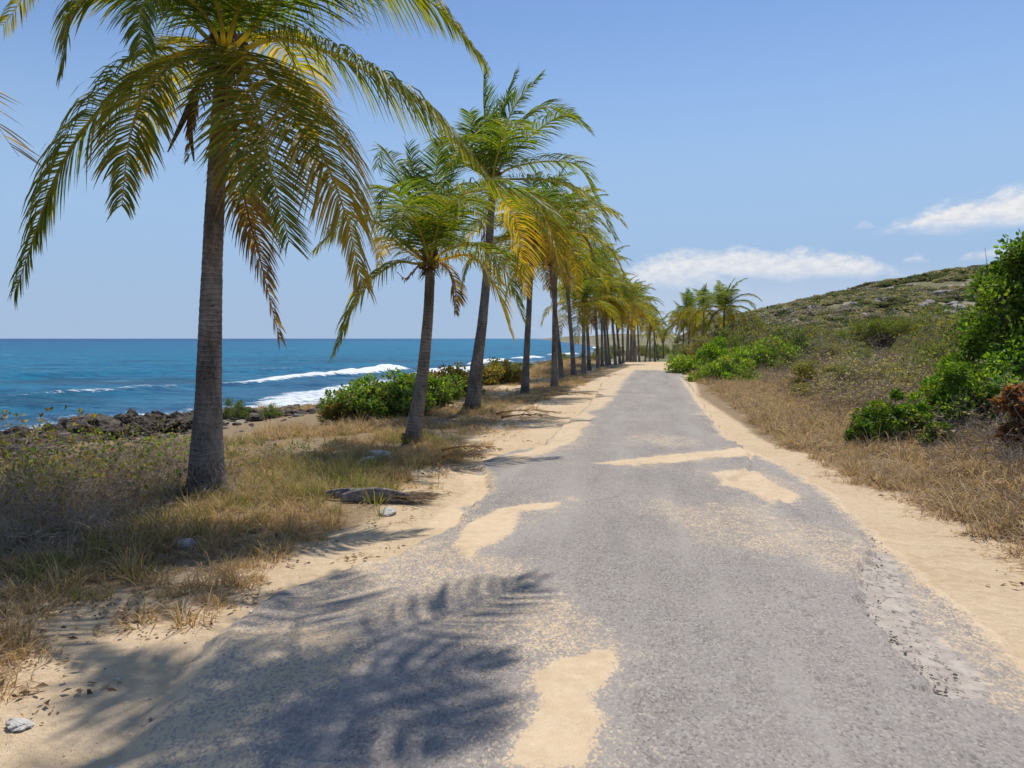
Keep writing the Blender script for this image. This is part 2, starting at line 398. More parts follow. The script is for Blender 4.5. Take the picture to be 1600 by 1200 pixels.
def sea_mat():
    m, t, b, h = material('sea_water'); P = pos(t)
    a = h.sep(h.attr('Col')); foam, dist, reef = a[0], a[1], a[2]
    Ps = h.scale(P, (0.45, 1.0, 1.0))
    near = (0.050, 0.155, 0.265); mid = (0.010, 0.178, 0.300); far = (0.003, 0.045, 0.170)
    c = h.mix(h.ss(dist, 0.05, 0.35), near, mid); c = h.mix(h.ss(dist, 0.45, 0.95), c, far)
    pn = h.noise(h.scale(P, (0.05, 0.16, 1)), 1.0, 5, 0.6)
    c = h.mix(h.m('MULTIPLY', h.ss(pn, 0.50, 0.64), 0.65), c, (0.02, 0.075, 0.165))
    c = h.mix(h.m('MULTIPLY', h.ss(pn, 0.45, 0.30), 0.35), c, (0.03, 0.27, 0.36))
    c = h.mix(h.m('MULTIPLY', reef, 0.6), c, (0.03, 0.07, 0.10))
    c = h.mix(h.m('MULTIPLY', h.ss(h.noise(Ps, 1.3, 6, 0.72), 0.44, 0.62), 0.7), c, (0.015, 0.07, 0.15))
    c = h.mix(h.m('MULTIPLY', h.ss(h.noise(Ps, 0.45, 6, 0.7), 0.52, 0.70), 0.5), c, (0.12, 0.32, 0.42))  # wave highlights painted into the water colour
    fn = h.noise(h.scale(P, (0.6, 1.3, 1)), 2.2, 7, 0.72)
    fm = h.ss(h.m('ADD', foam, h.m('MULTIPLY', h.m('SUBTRACT', fn, 0.5), 1.5)), 0.36, 0.58)
    cap = h.m('MULTIPLY', h.ss(h.noise(h.scale(P, (0.25, 0.8, 1)), 0.9, 6, 0.75), 0.70, 0.73), 0.7)
    fm = h.m('MAXIMUM', fm, cap)
    c = h.mix(fm, c, (0.84, 0.87, 0.88))
    t.links.new(c, b.inputs['Base Color'])
    ro = h.m('ADD', 0.32, h.m('MULTIPLY', fm, 0.5)); t.links.new(ro, b.inputs['Roughness'])
    b.inputs['IOR'].default_value = 1.33; b.inputs['Specular IOR Level'].default_value = 0.05
    wv = h.m('ADD', h.noise(Ps, 1.6, 6, 0.7), h.m('MULTIPLY', h.noise(h.scale(P, (0.2, 0.8, 1)), 0.25, 3), 2.0))
    t.links.new(h.bump(wv, 1.0, 0.45), b.inputs['Normal'])
    return m
M_SEA = sea_mat()

# ------------------------------------------------------------------ the lie of the land
_ry = np.array([-60, 0, 45, 55, 65, 80, 100, 140, 200, 400, 3000], float)
_rs = 0.178
_rx = np.array([0.25-60*_rs, 0.25, 0.25+45*_rs, 10.1, 12.4, 16.2, 21.4, 32, 48, 102, 800])
def rc(Y): return np.interp(Y, _ry, _rx)                       # x of the road's middle
def pz(Y):                                                     # crest at 50 m, then the road drops away
    Y = np.asarray(Y, float); return -1.42*sst(Y, 47, 88)
_sY = np.array([-60, 5, 18, 24, 31, 34, 37, 50, 62, 77, 100, 140, 200, 300, 500, 900, 1500, 3000], float)
_sX = np.array([-31, -20.5, -17.5, -15.9, -14.4, -11.5, -8.9, -8.0, -6.9, -4.6, 4.0, 17.5, 25, 33, 42, 56, 80, 100])
def shore(Y): return np.interp(Y, _sY, _sX) + 0.5*fbm(np.asarray(Y)*0.35, 3.1, 3, 5)
SEA = -1.8
_az = np.array([0.05, 0.19, 0.24, 0.28, 0.33, 0.39, 0.435, 0.52, 0.59, 0.66, 0.8, 1.2, 3.0])
_el = np.array([0.0, 0.0, 0.006, 0.021, 0.034, 0.0485, 0.058, 0.073, 0.084, 0.091, 0.095, 0.095, 0.095])
SAND_L = g2([(345, 682), (430, 668), (530, 658), (560, 668), (470, 682), (380, 694)], -1.0)
def land(X, Y, detail=True):
    X = np.asarray(X, float); Y = np.asarray(Y, float)
    u = X-rc(Y); sx_ = shore(Y); s = X-sx_; us = sx_-rc(Y)
    p = pz(Y)
    z = p + 0.012*fbm(X*0.7, Y*0.7, 2, 11)
    # towards the sea
    t = np.clip((u+5.0)/np.minimum(us+2.5+5.0, -1.0), 0, 1)
    t = 1-(1-t)**1.7; t = t*t*(3-2*t); low = np.minimum(p, np.interp(Y, [26, 32, 60, 80], [-1.30, -1.52, -1.52, -1.35]))
    z = z*(1-t) + low*t
    z = z + 0.06*fbm(X*0.45, Y*0.45, 3, 21)*sst(-u, 3.4, 6)
    z = np.where(s < 2.2, z - (2.2-s)*0.55, z); z = np.maximum(z, -4.0)
    # landward bank and hill
    r = np.clip(u-2.6, 0, None)
    z = z + 0.42*sst(r, 0.2, 4.0) + 0.028*np.clip(r-3, 0, 40)*sst(Y, -20, 10)
    z = z + 0.11*fbm(X*0.55, Y*0.55, 3, 31)*sst(r, 0.3, 2.5)
    a = X/np.maximum(Y, 30.0)
    ridge = (np.interp(a, _az, _el)*265 + 1.6)*np.where(a > 0.2, 1, 0)
    ridge = ridge*(1+0.022*fbm(X*0.035, Y*0.035, 4, 41))
    k = sst(Y*(1+0.10*fbm(X*0.02, Y*0.02, 3, 43)), 110, 262)
    hill = np.maximum(ridge-z, 0)*k*(1+0.07*fbm(X*0.05, Y*0.05, 3, 47)*(1-k)*3)
    z = z + hill*sst(a, 0.2, 0.26)
    # the far coast swells into low hills
    far = sst(Y, 330, 800)*sst(s, 3, 90)*(7+5*fbm(X*0.008, Y*0.008, 3, 51))
    z = z + far*(1-sst(a, 0.2, 0.26))
    z = z + 0.5*fbm(X*0.12, Y*0.12, 3, 53)*sst(Y, 90, 160)*sst(s, 3, 10)
    return z
def lz(x, y): return float(land(np.array([x]), np.array([y]))[0])

def growrow(a, b, k, mn):
    out = [a]
    while out[-1] < b: out.append(out[-1] + max(mn, k*abs(out[-1])))
    return np.array(out)
rows = np.concatenate((np.linspace(-25, 1.2, 30)[:-1], growrow(1.2, 3000, 0.015, 0.02)))
cr = growrow(0.0, 900, 0.021, 0.10); colsU = np.concatenate((-cr[1:][::-1][(-cr[1:][::-1]) > -760], cr))
UU, YY = np.meshgrid(colsU, rows); XX = UU+rc(YY)
ZZ = land(XX, YY)
# the bed under the asphalt lies a little deeper than the verge
litL = g2([(0, 905), (130, 935), (250, 900), (370, 880), (430, 850), (560, 820), (640, 735), (720, 730), (725, 690), (790, 650), (800, 640), (860, 622), (930, 592),
           (985, 572), (960, 571), (700, 640), (300, 660), (0, 700)])
litR = g2([(1085, 585), (1095, 620), (1150, 655), (1200, 690), (1290, 715), (1330, 745), (1440, 775), (1530, 825), (1600, 850), (1900, 990), (2400, 1200), (3200, 1300), (3600, 700), (1600, 575), (1200, 575)])
def litter_mask(X, Y):
    dl = np.maximum(sdpoly(X, Y, litL), sdpoly(X, Y, litR)).reshape(np.shape(X))
    u = X-rc(Y)
    far = np.where(Y > 30, np.maximum(sst(u, 2.2, 3.0), sst(-u, 2.6, 3.6)), 0)
    near = np.where(Y < 7.0, sst(-u, 4.2+0.0*Y, 5.6), 0)
    return np.maximum(np.maximum(sst(dl, -0.35, 0.25), far), near)
S = XX-shore(YY)
lit = litter_mask(XX, YY)
lit = np.where((XX-rc(YY) < -8)|((XX-rc(YY) < -5.0)&(YY > 9)), 1.0, lit)
RW = np.interp(YY, [20, 26, 44, 60], [0, 3.2, 3.2, 0])
rk = np.clip(sst(S-RW, 5.5, 2.5)*(1-0.9*sst(sdpoly(XX, YY, SAND_L).reshape(XX.shape), -0.8, 0.5)), 0, 1)
A = XX/np.maximum(YY, 1)
gr_ = np.maximum(sst(YY, 70, 110)*sst(S, 4, 12), 0.75*sst(-(XX-rc(YY)), 8, 12)*(1-rk)*fbm(XX*.3, YY*.3, 3, 61).clip(0, 1)*1.5)
gc = np.stack((lit, rk, gr_), -1).reshape(-1, 3)
gm = me('ground', np.stack((XX, YY, ZZ), -1).reshape(-1, 3), grid_faces(*XX.shape), M_GROUND, gc, True, {'across': (XX-rc(YY)).ravel()})
ground = tag(ob('ground', gm), kind='structure')

# ------------------------------------------------------------------ the road
TOP = g2([(60, 1260), (185, 1190), (250, 1090), (330, 1000), (420, 930), (540, 893), (600, 880), (655, 851), (705, 832), (735, 797), (768, 772), (762, 748), (742, 733), (800, 712),
          (850, 700), (868, 680), (905, 650), (930, 622), (940, 600), (968, 580),
          (1062, 580), (1080, 605), (1105, 645), (1140, 690), (1168, 712), (1175, 735), (1135, 757), (1195, 775), (1235, 800), (1290, 812), (1345, 838), (1360, 862), (1347, 895),
          (1352, 940), (1345, 975), (1380, 1000), (1392, 1030), (1425, 1055), (1450, 1090), (1440, 1100), (1545, 1119), (1700, 1160), (1900, 1300)]) + [(3.0, 0.6), (2.6, -3.2), (-2.6, -3.2)]
LOW = g2([(1165, 700), (1235, 730), (1300, 768), (1370, 830), (1430, 885), (1510, 945), (1600, 1025), (1800, 1200), (2200, 1500), (900, 1400), (1000, 800), (1100, 760), (1120, 700)])
ROWS = np.concatenate((np.linspace(-8, 1.0, 24)[:-1], growrow(1.0, 56, 0.0075, 0.016)))
UC = np.arange(-3.6, 3.61, 0.03)
U2, Y2 = np.meshgrid(UC, ROWS); X2 = U2+rc(Y2)
wx = 0.05*fbm(X2*3.2, Y2*3.2, 4, 71, 0.65)+0.045*fbm(X2*9, Y2*9, 3, 72, .7); wy = 0.10*fbm(X2*2.7, Y2*2.7, 4, 73, 0.65)
dT = sdpoly(X2+wx, Y2+wy, TOP).reshape(X2.shape); dL = sdpoly(X2+wx, Y2+wy, LOW).reshape(X2.shape)
NL = sst(-U2, .2, .6)*sst(Y2, 6.6, 5.2); inT = sst(dT, -0.020-.12*NL, 0.016+.12*NL); inL = sst(dL, -0.12, 0.08)
BASE = land(X2, Y2)
crown_z = 0.03*(1-(U2/2.3)**2).clip(0, 1)
zr = BASE - 0.06 + 0.074*inL + (0.112-0.074*inL+crown_z*0.3)*inT
zr = zr + (0.004*fbm(X2*9, Y2*9, 2, 75))*inT + 0.010*fbm(X2*6, Y2*6, 3, 76)*(1-inT)
HALO = []
def blob(poly, wob=0.12, lo=-0.10, hi=0.12, seed=0, fr=2.5):
    X = X2 + wob*fbm(X2*fr, Y2*fr, 4, 80+seed, 0.6); Y = Y2 + 1.6*wob*fbm(X2*fr, Y2*fr, 4, 90+seed, 0.6)
    sd = sdpoly(X, Y, g2(poly)).reshape(X2.shape); HALO.append(sst(sd, -0.42-abs(lo), 0.02)*0.36*(hi < .14)*(0.75+0.8*fbm(X2*3, Y2*3, 3, 199)))
    return sst(sd, lo, hi)
sandm = np.zeros_like(X2)
def addb(v, k=1.0):
    global sandm
    sandm = np.maximum(sandm, v*k)
addb(blob([(705, 862), (725, 833), (775, 806), (830, 796), (885, 791), (870, 803), (815, 812), (800, 845), (760, 868), (735, 892)], 0.07, -0.06, 0.07, 1), 1.0)
addb(blob([(905, 733), (960, 727), (1050, 716), (1110, 712), (1185, 702), (1185, 722), (1100, 724), (1040, 732), (960, 736)], 0.10, -0.06, 0.12, 2), 1.0)
addb(blob([(785, 1230), (800, 1170), (850, 1110), (830, 1080), (870, 1045), (950, 1035), (965, 1060), (925, 1110), (935, 1150), (915, 1230)], 0.05, -0.05, 0.05, 3), 1.0)
addb(blob([(0, 1260), (100, 1180), (210, 1050), (330, 1000), (460, 985), (560, 1000), (600, 1060), (470, 1110), (420, 1190), (420, 1260)], 0.12, -0.15, 0.15, 4), 0.60)
addb(blob([(520, 890), (640, 860), (730, 850), (800, 880), (860, 940), (960, 1010), (960, 1060), (850, 1060), (720, 1040), (600, 990), (470, 990), (380, 960)], 0.2, -0.25, 0.2, 5), 0.44)
addb(blob([(760, 930), (850, 935), (930, 990), (950, 1040), (860, 1050), (800, 1000)], 0.1, -0.1, 0.15, 6), 0.50)
addb(blob([(1110, 745), (1180, 735), (1260, 780), (1200, 800), (1160, 775), (1120, 765)], 0.08, -0.06, 0.1, 7), 0.85)
addb(blob([(1330, 835), (1370, 835), (1450, 900), (1560, 1000), (1650, 1080), (1640, 1160), (1520, 1120), (1400, 1020), (1340, 930)], 0.1, -0.15, 0.141, 12)*(1-inT), 0.42)
addb(blob([(790, 720), (850, 700), (870, 670), (850, 655), (900, 640), (930, 655), (905, 690), (880, 705), (800, 735)], 0.1, -0.08, 0.1, 8), 0.8)
addb(blob([(900, 655), (930, 600), (970, 575), (1000, 573), (975, 600), (950, 640)], 0.15, -0.2, 0.2, 9), 0.72)
addb(blob([(965, 583), (990, 560), (1045, 560), (1064, 583), (1050, 581), (1000, 579)], 0.3, -0.4, 0.3, 10), 1.0)
addb(blob([(1055, 585), (1075, 600), (1130, 660), (1170, 700), (1130, 695), (1085, 635)], 0.08, -0.05, 0.12, 11), 0.75)
addb((U2 < .5)*sst(dT, 0.16, -0.02)*(0.62+0.35*fbm(X2*1.7, Y2*1.7, 3, 97))*(X2-rc(Y2) < 1.2), 1.0)
addb(sst(fbm(X2*0.5, Y2*0.35, 4, 98), 0.22, 0.6)*0.42, 1.0)
addb(NL*sst(dT, 0.75, 0.0)*(0.55+0.55*fbm(X2*2.1, Y2*2.1, 4, 197)), 1.0)
addb((1-inT)*sst(dL, 0.30, -0.05), 1.0); addb((1-inT)*(1-inL), 1.0)
for h_ in HALO: addb(h_)
pale = (1-inT)*inL*blob([(1340, 860), (1400, 870), (1440, 960), (1560, 1080), (1545, 1125), (1430, 1090), (1340, 960)], 0.05, -0.1, 0.16, 13, 5)
pale = np.maximum(pale, (1-inT)*sst(dT, -0.34, -0.02)*(U2 < 0)*sst(Y2, 5.6, 6.4)*sst(Y2, 9.6, 8.2)*(0.55+0.9*fbm(X2*2.2, Y2*2.2, 3, 196)))
slabz = np.where((U2 < 0), sst(dT, -0.55, -0.20)*0.068*(1-inT)*sst(Y2, 5.2, 6.4)*sst(Y2, 10.2, 8.2), 0)
zr = np.maximum(zr, BASE-0.06+slabz)
sandm = np.where(pale > 0.5, sandm*0.35, sandm)
zr = zr + 0.007*sst(sandm, 0.45, 0.95)*(0.7+0.6*fbm(X2*4, Y2*4, 3, 198))*inT
rm = me('road', np.stack((X2, Y2, zr), -1).reshape(-1, 3), grid_faces(*X2.shape), M_ROAD,
        np.stack((sandm, pale, inL), -1).reshape(-1, 3), True, {'across': U2.ravel()})
road = tag(ob('road', rm), kind='structure')

# ------------------------------------------------------------------ the sea
azs = np.radians(np.concatenate((np.linspace(-175, -52, 24)[:-1], np.linspace(-52, 16, 430), np.linspace(16, 180, 20)[1:])))
rr = np.concatenate((growrow(8, 700, 0.0105, 0.05), growrow(760, 45000, 0.12, 1)))
AA, RR = np.meshgrid(azs, rr); XS = RR*np.sin(AA); YS = RR*np.cos(AA)
off = shore(np.clip(YS, -60, 3000))-XS                      # metres offshore
fade = 1/(1+(RR/260)**2)
hs = (0.30*fbm(XS*0.10+0.2*YS, YS*0.33-XS*0.05, 4, 101, 0.55)+0.10*fbm(XS*0.5, YS*1.1, 3, 102))*fade
foam = np.zeros_like(XS)
def breaker(pts, hgt, wid, f=1.0, crest=0.0, seed=0, back=0.6):
    global hs, foam
    P = [tuple(gp(a, b, SEA)[:2]) for a, b in pts]
    d, t = sdline(XS+0.5*fbm(XS*.4, YS*.4, 2, 110+seed), YS+0.5*fbm(XS*.4, YS*.4, 2, 120+seed), P)
    env = np.sin(np.clip(t, 0.0, 1)*math.pi)**0.35 if crest == 0 else np.clip(0.25+t*1.0, 0, 1)
    env = env*sst(t, -0.01, 0.04)*sst(t, 1.01, 0.97)
    hs = np.maximum(hs, hgt*env*np.exp(-(d/wid)**2)*(0.85+0.3*fbm(XS*.6, YS*.6, 3, 130+seed)))
    foam = np.maximum(foam, f*env*np.exp(-(d/(wid*0.95))**2.0)*1.15)
breaker([(335, 604), (400, 599), (470, 591), (540, 587), (595, 583), (622, 578)], 0.80, 1.5, 1.1, 1, 1)
breaker([(640, 589), (690, 584), (765, 577)], 0.65, 1.4, 1.0, 0, 2)
breaker([(732, 572), (765, 567), (800, 566)], 0.7, 1.3, 1.0, 0, 3)
breaker([(800, 562), (850, 560)], 0.6, 1.6, 0.9, 0, 4)
breaker([(860, 556), (900, 554)], 0.6, 2.2, 0.9, 0, 14)
breaker([(-60, 628), (60, 622), (150, 616), (240, 609), (335, 603)], 0.42, 1.3, 0.36, 0, 5)
breaker([(370, 583), (430, 580), (520, 575)], 0.35, 1.5, 0.30, 0, 6)
breaker([(-100, 650), (60, 640), (200, 640)], 0.28, 1.0, 0.18, 0, 7)
breaker([(-100, 596), (60, 590), (200, 585), (300, 580)], 0.45, 2.0, 0.10, 0, 8)
def fpoly(pts, k, lo=-1.0, hi=1.2, seed=0):
    global foam
    P = [tuple(gp(a, b, SEA)[:2]) for a, b in pts]
    X = XS+1.3*fbm(XS*.35, YS*.35, 3, 140+seed); Y = YS+1.3*fbm(XS*.35, YS*.35, 3, 150+seed)
    foam = np.maximum(foam, k*sst(sdpoly(X, Y, P).reshape(XS.shape), lo, hi))
fpoly([(345, 648), (380, 632), (450, 613), (540, 600), (620, 592), (650, 600), (560, 625), (510, 645), (420, 655)], 0.56, seed=1)
fpoly([(440, 640), (540, 628), (560, 645), (500, 652), (420, 652)], 0.85, -0.5, 0.8, seed=2)
fpoly([(-40, 672), (60, 664), (130, 664), (140, 690), (60, 705), (-40, 705)], 0.56, seed=3)
fpoly([(-40, 690), (60, 684), (130, 680), (140, 700), (-40, 712)], 0.9, -0.3, 0.4, seed=4)
fpoly([(640, 592), (760, 582), (860, 570), (900, 566), (880, 575), (760, 592), (680, 602)], 0.7, seed=5)
foam = np.maximum(foam, sst(off, 1.9, 0.2)*(0.62+0.3*fbm(XS*.3, YS*.3, 3, 160))*(YS < 300))
foam = np.maximum(foam, 0.38*sst(off, 9, 3)*(YS < 220)*(YS > 14))
dist = np.log(np.clip(off, 3, 6000)/3)/math.log(900)
reef = sst(fbm(XS*0.06, YS*0.12, 4, 170), 0.12, 0.5)*sst(off, 80, 20)
sm_ = me('sea', np.stack((XS, YS, SEA+hs), -1).reshape(-1, 3), grid_faces(*XS.shape), M_SEA,
         np.stack((foam, np.clip(dist, 0, 1), reef), -1).reshape(-1, 3), True)
tag(ob('sea', sm_), kind='structure')

# ------------------------------------------------------------------ jagged limestone shelf along the water
ry_ = growrow(6, 175, 0.0085, 0.05); su = np.concatenate((np.linspace(-1.6, 4.2, 64), np.linspace(4.35, 6.6, 14)))
SS, RY = np.meshgrid(su, ry_); RX = SS+shore(RY)
def ridged(x, y, o=4, seed=0):
    s = 0; a = 1.0; tt = 0
    for i in range(o):
        s = s+a*(1-np.abs(fbm(x, y, 1, seed+i*7))); tt += a; a *= 0.55; x, y = x*2.1+0.4*y, y*2.1-0.4*x
    return s/tt
rg = ridged(RX*0.75, RY*0.55, 5, 200)-0.62
env = sst(SS, -1.6, -0.3)*sst(SS, 6.5, 3.2)
edge = np.exp(-((SS-0.55)/1.0)**2)*sst(fbm(RY*0.22, 7.7, 2, 211), -0.25, 0.35)
patch = sst(sdpoly(RX, RY, SAND_L).reshape(RX.shape), 0.3, -1.2)
HF = np.interp(RY, [26, 31, 60, 90], [1.0, .42, .42, .75])
RZ = land(RX, RY)-0.10 + env*patch*HF*(0.12+1.15*rg+0.42*edge+0.30*np.abs(fbm(RX*2.2, RY*2.2, 2, 215))*1.0)
RZ = np.maximum(RZ, -2.6)+np.where(SS < 0.4, 0.35*HF*sst(SS, -1.5, 0.2), 0)
RZ = RZ - 0.5*sst(SS, -0.9, -1.6)
sh = me('rock_shelf', np.stack((RX+0.15*fbm(RX*3, RY*3, 2, 216), RY+0.2*fbm(RX*3, RY*3, 2, 217), RZ), -1).reshape(-1, 3), grid_faces(*RX.shape), M_ROCK, None, False)
tag(ob('rocky_shore_ground', sh), kind='structure')

def rock_mesh(name, seed, mat, sub=4, rough=0.35, flat=0.6, jag=0.0):
    import bmesh
    bm = bmesh.new(); bmesh.ops.create_icosphere(bm, subdivisions=sub, radius=1.0)
    rs = np.random.RandomState(seed)
    v = np.array([x.co[:] for x in bm.verts]); o = rs.rand(3)*50
    n = fbm(v[:, 0]*1.1+o[0]+v[:, 2]*0.7, v[:, 1]*1.1+o[1]-v[:, 2]*0.9, 4, seed, 0.6)
    n2 = np.abs(fbm(v[:, 0]*2.6+o[1]+v[:, 2]*2.1, v[:, 1]*2.6+v[:, 2]*1.3, 3, seed+5, 0.6))
    n3 = 0 if not jag else jag*((1-np.abs(fbm(v[:, 0]*4.3+v[:, 2]*3.1, v[:, 1]*4.1-v[:, 2]*2.7, 3, seed+9, 0.7)))**3-.5)
    v = v*(1+rough*n*1.4-rough*1.1*n2+n3)[:, None]
    for k in range(9):                                    # broken faces
        d = rs.randn(3); d /= np.linalg.norm(d); c = 0.55+0.35*rs.rand()
        ex = np.maximum(v@d-c, 0); v -= ex[:, None]*d*0.85
    v[:, 2] *= flat; v[:, 2] = np.maximum(v[:, 2], -0.35)
    f = np.array([[q.index for q in p.verts] for p in bm.faces]); bm.free()
    return me(name, v, f, mat, None, False)

# ------------------------------------------------------------------ instanced ground cover (one object each)
def scatter(name, protos, P, rot, sc, idx, label, cat):
    """protos: list of meshes; one object of kind stuff that sets a proto at each point"""
    c = bpy.data.collections.new(name+'_source')
    for i, m in enumerate(protos):
        o = bpy.data.objects.new('%s_source_%02d' % (name, i), m); c.objects.link(o)
    m = bpy.data.meshes.new(name); m.vertices.add(len(P)); m.vertices.foreach_set('co', np.asarray(P, np.float32).ravel())
    a = m.attributes.new('rot', 'FLOAT_VECTOR', 'POINT'); a.data.foreach_set('vector', np.asarray(rot, np.float32).ravel())
    a = m.attributes.new('scl', 'FLOAT_VECTOR', 'POINT'); a.data.foreach_set('vector', np.asarray(sc, np.float32).ravel())
    a = m.attributes.new('idx', 'INT', 'POINT'); a.data.foreach_set('value', np.asarray(idx, np.int32))
    o = ob(name, m); tag(o, label, cat, kind='stuff')
    ng = bpy.data.node_groups.new(name, 'GeometryNodeTree')
    ng.interface.new_socket('Geometry', in_out='INPUT', socket_type='NodeSocketGeometry')
    ng.interface.new_socket('Geometry', in_out='OUTPUT', socket_type='NodeSocketGeometry')
    gi = ng.nodes.new('NodeGroupInput'); go = ng.nodes.new('NodeGroupOutput')
    ci = ng.nodes.new('GeometryNodeCollectionInfo'); ci.inputs['Collection'].default_value = c
    ci.inputs['Separate Children'].default_value = True; ci.inputs['Reset Children'].default_value = True
    ip = ng.nodes.new('GeometryNodeInstanceOnPoints'); ip.inputs['Pick Instance'].default_value = True
    def na(nm, ty):
        n = ng.nodes.new('GeometryNodeInputNamedAttribute'); n.data_type = ty; n.inputs['Name'].default_value = nm; return n.outputs['Attribute']
    L = ng.links.new
    L(gi.outputs[0], ip.inputs['Points']); L(ci.outputs[0], ip.inputs['Instance'])
    L(na('idx', 'INT'), ip.inputs['Instance Index']); L(na('rot', 'FLOAT_VECTOR'), ip.inputs['Rotation']); L(na('scl', 'FLOAT_VECTOR'), ip.inputs['Scale'])
    L(ip.outputs[0], go.inputs[0])
    md = o.modifiers.new('scatter', 'NODES'); md.node_group = ng
    return o

def tuft(seed, n=34, h=0.28, spread=0.16, wid=0.006, cols=((0.42, 0.30, 0.15), (0.55, 0.42, 0.24)), curl=1.0, seg=4, lie=0.0):
    rs = np.random.RandomState(seed)
    a = rs.rand(n)*2*math.pi; r0 = spread*0.5*rs.rand(n)**0.7
    p = np.stack((np.cos(a)*r0, np.sin(a)*r0, np.full(n, -0.02)), -1)
    a2 = a+rs.randn(n)*0.9; lean = (0.25+0.6*rs.rand(n))*(1+lie)
    d = np.stack((np.cos(a2)*lean, np.sin(a2)*lean, 1.0-0.5*lie*np.ones(n)), -1); d /= np.linalg.norm(d, axis=1, keepdims=True)
    L = h*(0.45+0.75*rs.rand(n)); pts = [p]; dr = d
    bend = np.stack((np.cos(a2+rs.randn(n)*0.8), np.sin(a2+rs.randn(n)*0.8), -0.9-0.5*rs.rand(n)), -1)*curl*(0.3+0.9*rs.rand(n))[:, None]
    for k in range(seg):
        pts.append(pts[-1]+dr*(L/seg)[:, None]); dr = dr+bend*(0.35+0.2*k)/seg*1.6; dr /= np.linalg.norm(dr, axis=1, keepdims=True)
    pts = np.stack(pts, 1)
    side = np.stack((-np.sin(a2+rs.randn(n)), np.cos(a2), 0.2*rs.randn(n)), -1); side /= np.linalg.norm(side, axis=1, keepdims=True)
    wp = wid*np.array([0.9, 1.0, 0.8, 0.5, 0.08] if seg == 4 else np.linspace(1, 0.1, seg+1))
    v = np.concatenate((pts[:, :, None]-side[:, None, None]*wp[None, :, None, None], pts[:, :, None]+side[:, None, None]*wp[None, :, None, None]), 2)
    b = (np.arange(n)*(seg+1)*2)[:, None]; j = np.arange(seg)*2
    f = np.stack((b+j, b+j+1, b+j+3, b+j+2), -1).reshape(-1, 4)
    c = np.array(cols); ci = rs.rand(n); ci2 = (ci*(len(c)-1)); i0 = np.floor(ci2).astype(int).clip(0, len(c)-2)
    cc = c[i0]+(c[i0+1]-c[i0])*(ci2-i0)[:, None]; cc = cc*(0.75+0.5*rs.rand(n))[:, None]
    cc = np.repeat(cc, (seg+1)*2, 0)
    return me('grass_tuft', v.reshape(-1, 3), f, M_GRASS, cc)

def twig_parts(seed, n0=9, h=0.5, spread=0.5, r=0.006, depth=3, kids=3, curl=0.5, up=0.7):
    """random branching of dry twigs; returns arrays of segments"""
    rs = np.random.RandomState(seed); P0, P1, R0, R1, tips = [], [], [], [], []
    def grow(p, d, L, rad, lev):
        ns = 3
        for k in range(ns):
            d = d+rs.randn(3)*curl*0.35; d[2] += 0.05*up; d = d/np.linalg.norm(d); q = p+d*L/ns
            P0.append(p); P1.append(q); r1 = rad*(0.86 if k < ns-1 else 0.7); R0.append(rad); R1.append(r1); rad = r1; p = q
            if lev > 0 and (k > 0 or lev == depth) :
                for _ in range(rs.randint(1, kids+1) if k < ns-1 else kids):
                    if rs.rand() < 0.75:
                        dd = d+rs.randn(3)*0.75; dd[2] = dd[2]*0.7+0.15*up; dd /= np.linalg.norm(dd)
                        grow(p, dd, L*(0.5+0.3*rs.rand()), rad*0.7, lev-1)
        tips.append((p, d))
    for i in range(n0):
        a = rs.rand()*6.283; l = rs.rand()*spread
        d = np.array((math.cos(a)*spread, math.sin(a)*spread, up*(0.5+rs.rand()))); d /= np.linalg.norm(d)
        grow(np.array((math.cos(a)*l*0.3, math.sin(a)*l*0.3, -0.03)), d, h*(0.5+0.4*rs.rand()), r, depth-1)
    return np.array(P0), np.array(P1), np.array(R0), np.array(R1), np.array([t[0] for t in tips]), np.array([t[1] for t in tips])

def leaves(P, D, l, wd, cols, rs, fold=0.35, hexa=False, up=0.5):
    """folded leaf blades at P pointing along D"""
    n = len(P); D = D/(np.linalg.norm(D, axis=1, keepdims=True)+1e-9)
    nrm = rs.randn(n, 3)*0.55; nrm[:, 2] += up; nrm -= (nrm*D).sum(1, keepdims=True)*D; nrm /= np.linalg.norm(nrm, axis=1, keepdims=True)+1e-9
    s = np.cross(D, nrm); L = l*(0.6+0.7*rs.rand(n))[:, None]; W = wd*(0.6+0.7*rs.rand(n))[:, None]
    if hexa:
        v = np.stack((P, P+D*L*0.35+s*W+nrm*W*fold, P+D*L*0.75+s*W*0.75+nrm*W*fold*0.5, P+D*L-nrm*L*0.12, P+D*L*0.75-s*W*0.75+nrm*W*fold*0.5, P+D*L*0.35-s*W+nrm*W*fold, ), 1)
        f = np.array([[0, 1, 2, 3], [0, 3, 4, 5]]); k = 6
    else:
        v = np.stack((P, P+D*L*0.5+s*W+nrm*W*fold, P+D*L, P+D*L*0.5-s*W+nrm*W*fold), 1); f = np.array([[0, 1, 2], [0, 2, 3]]); k = 4
    F = (np.arange(n)[:, None, None]*k+f[None]).reshape(-1, f.shape[1])
    c = np.array(cols); i = rs.randint(0, len(c), n); cc = c[i]*(0.75+0.5*rs.rand(n))[:, None]
    return v.reshape(-1, 3), F, np.repeat(cc, k, 0)

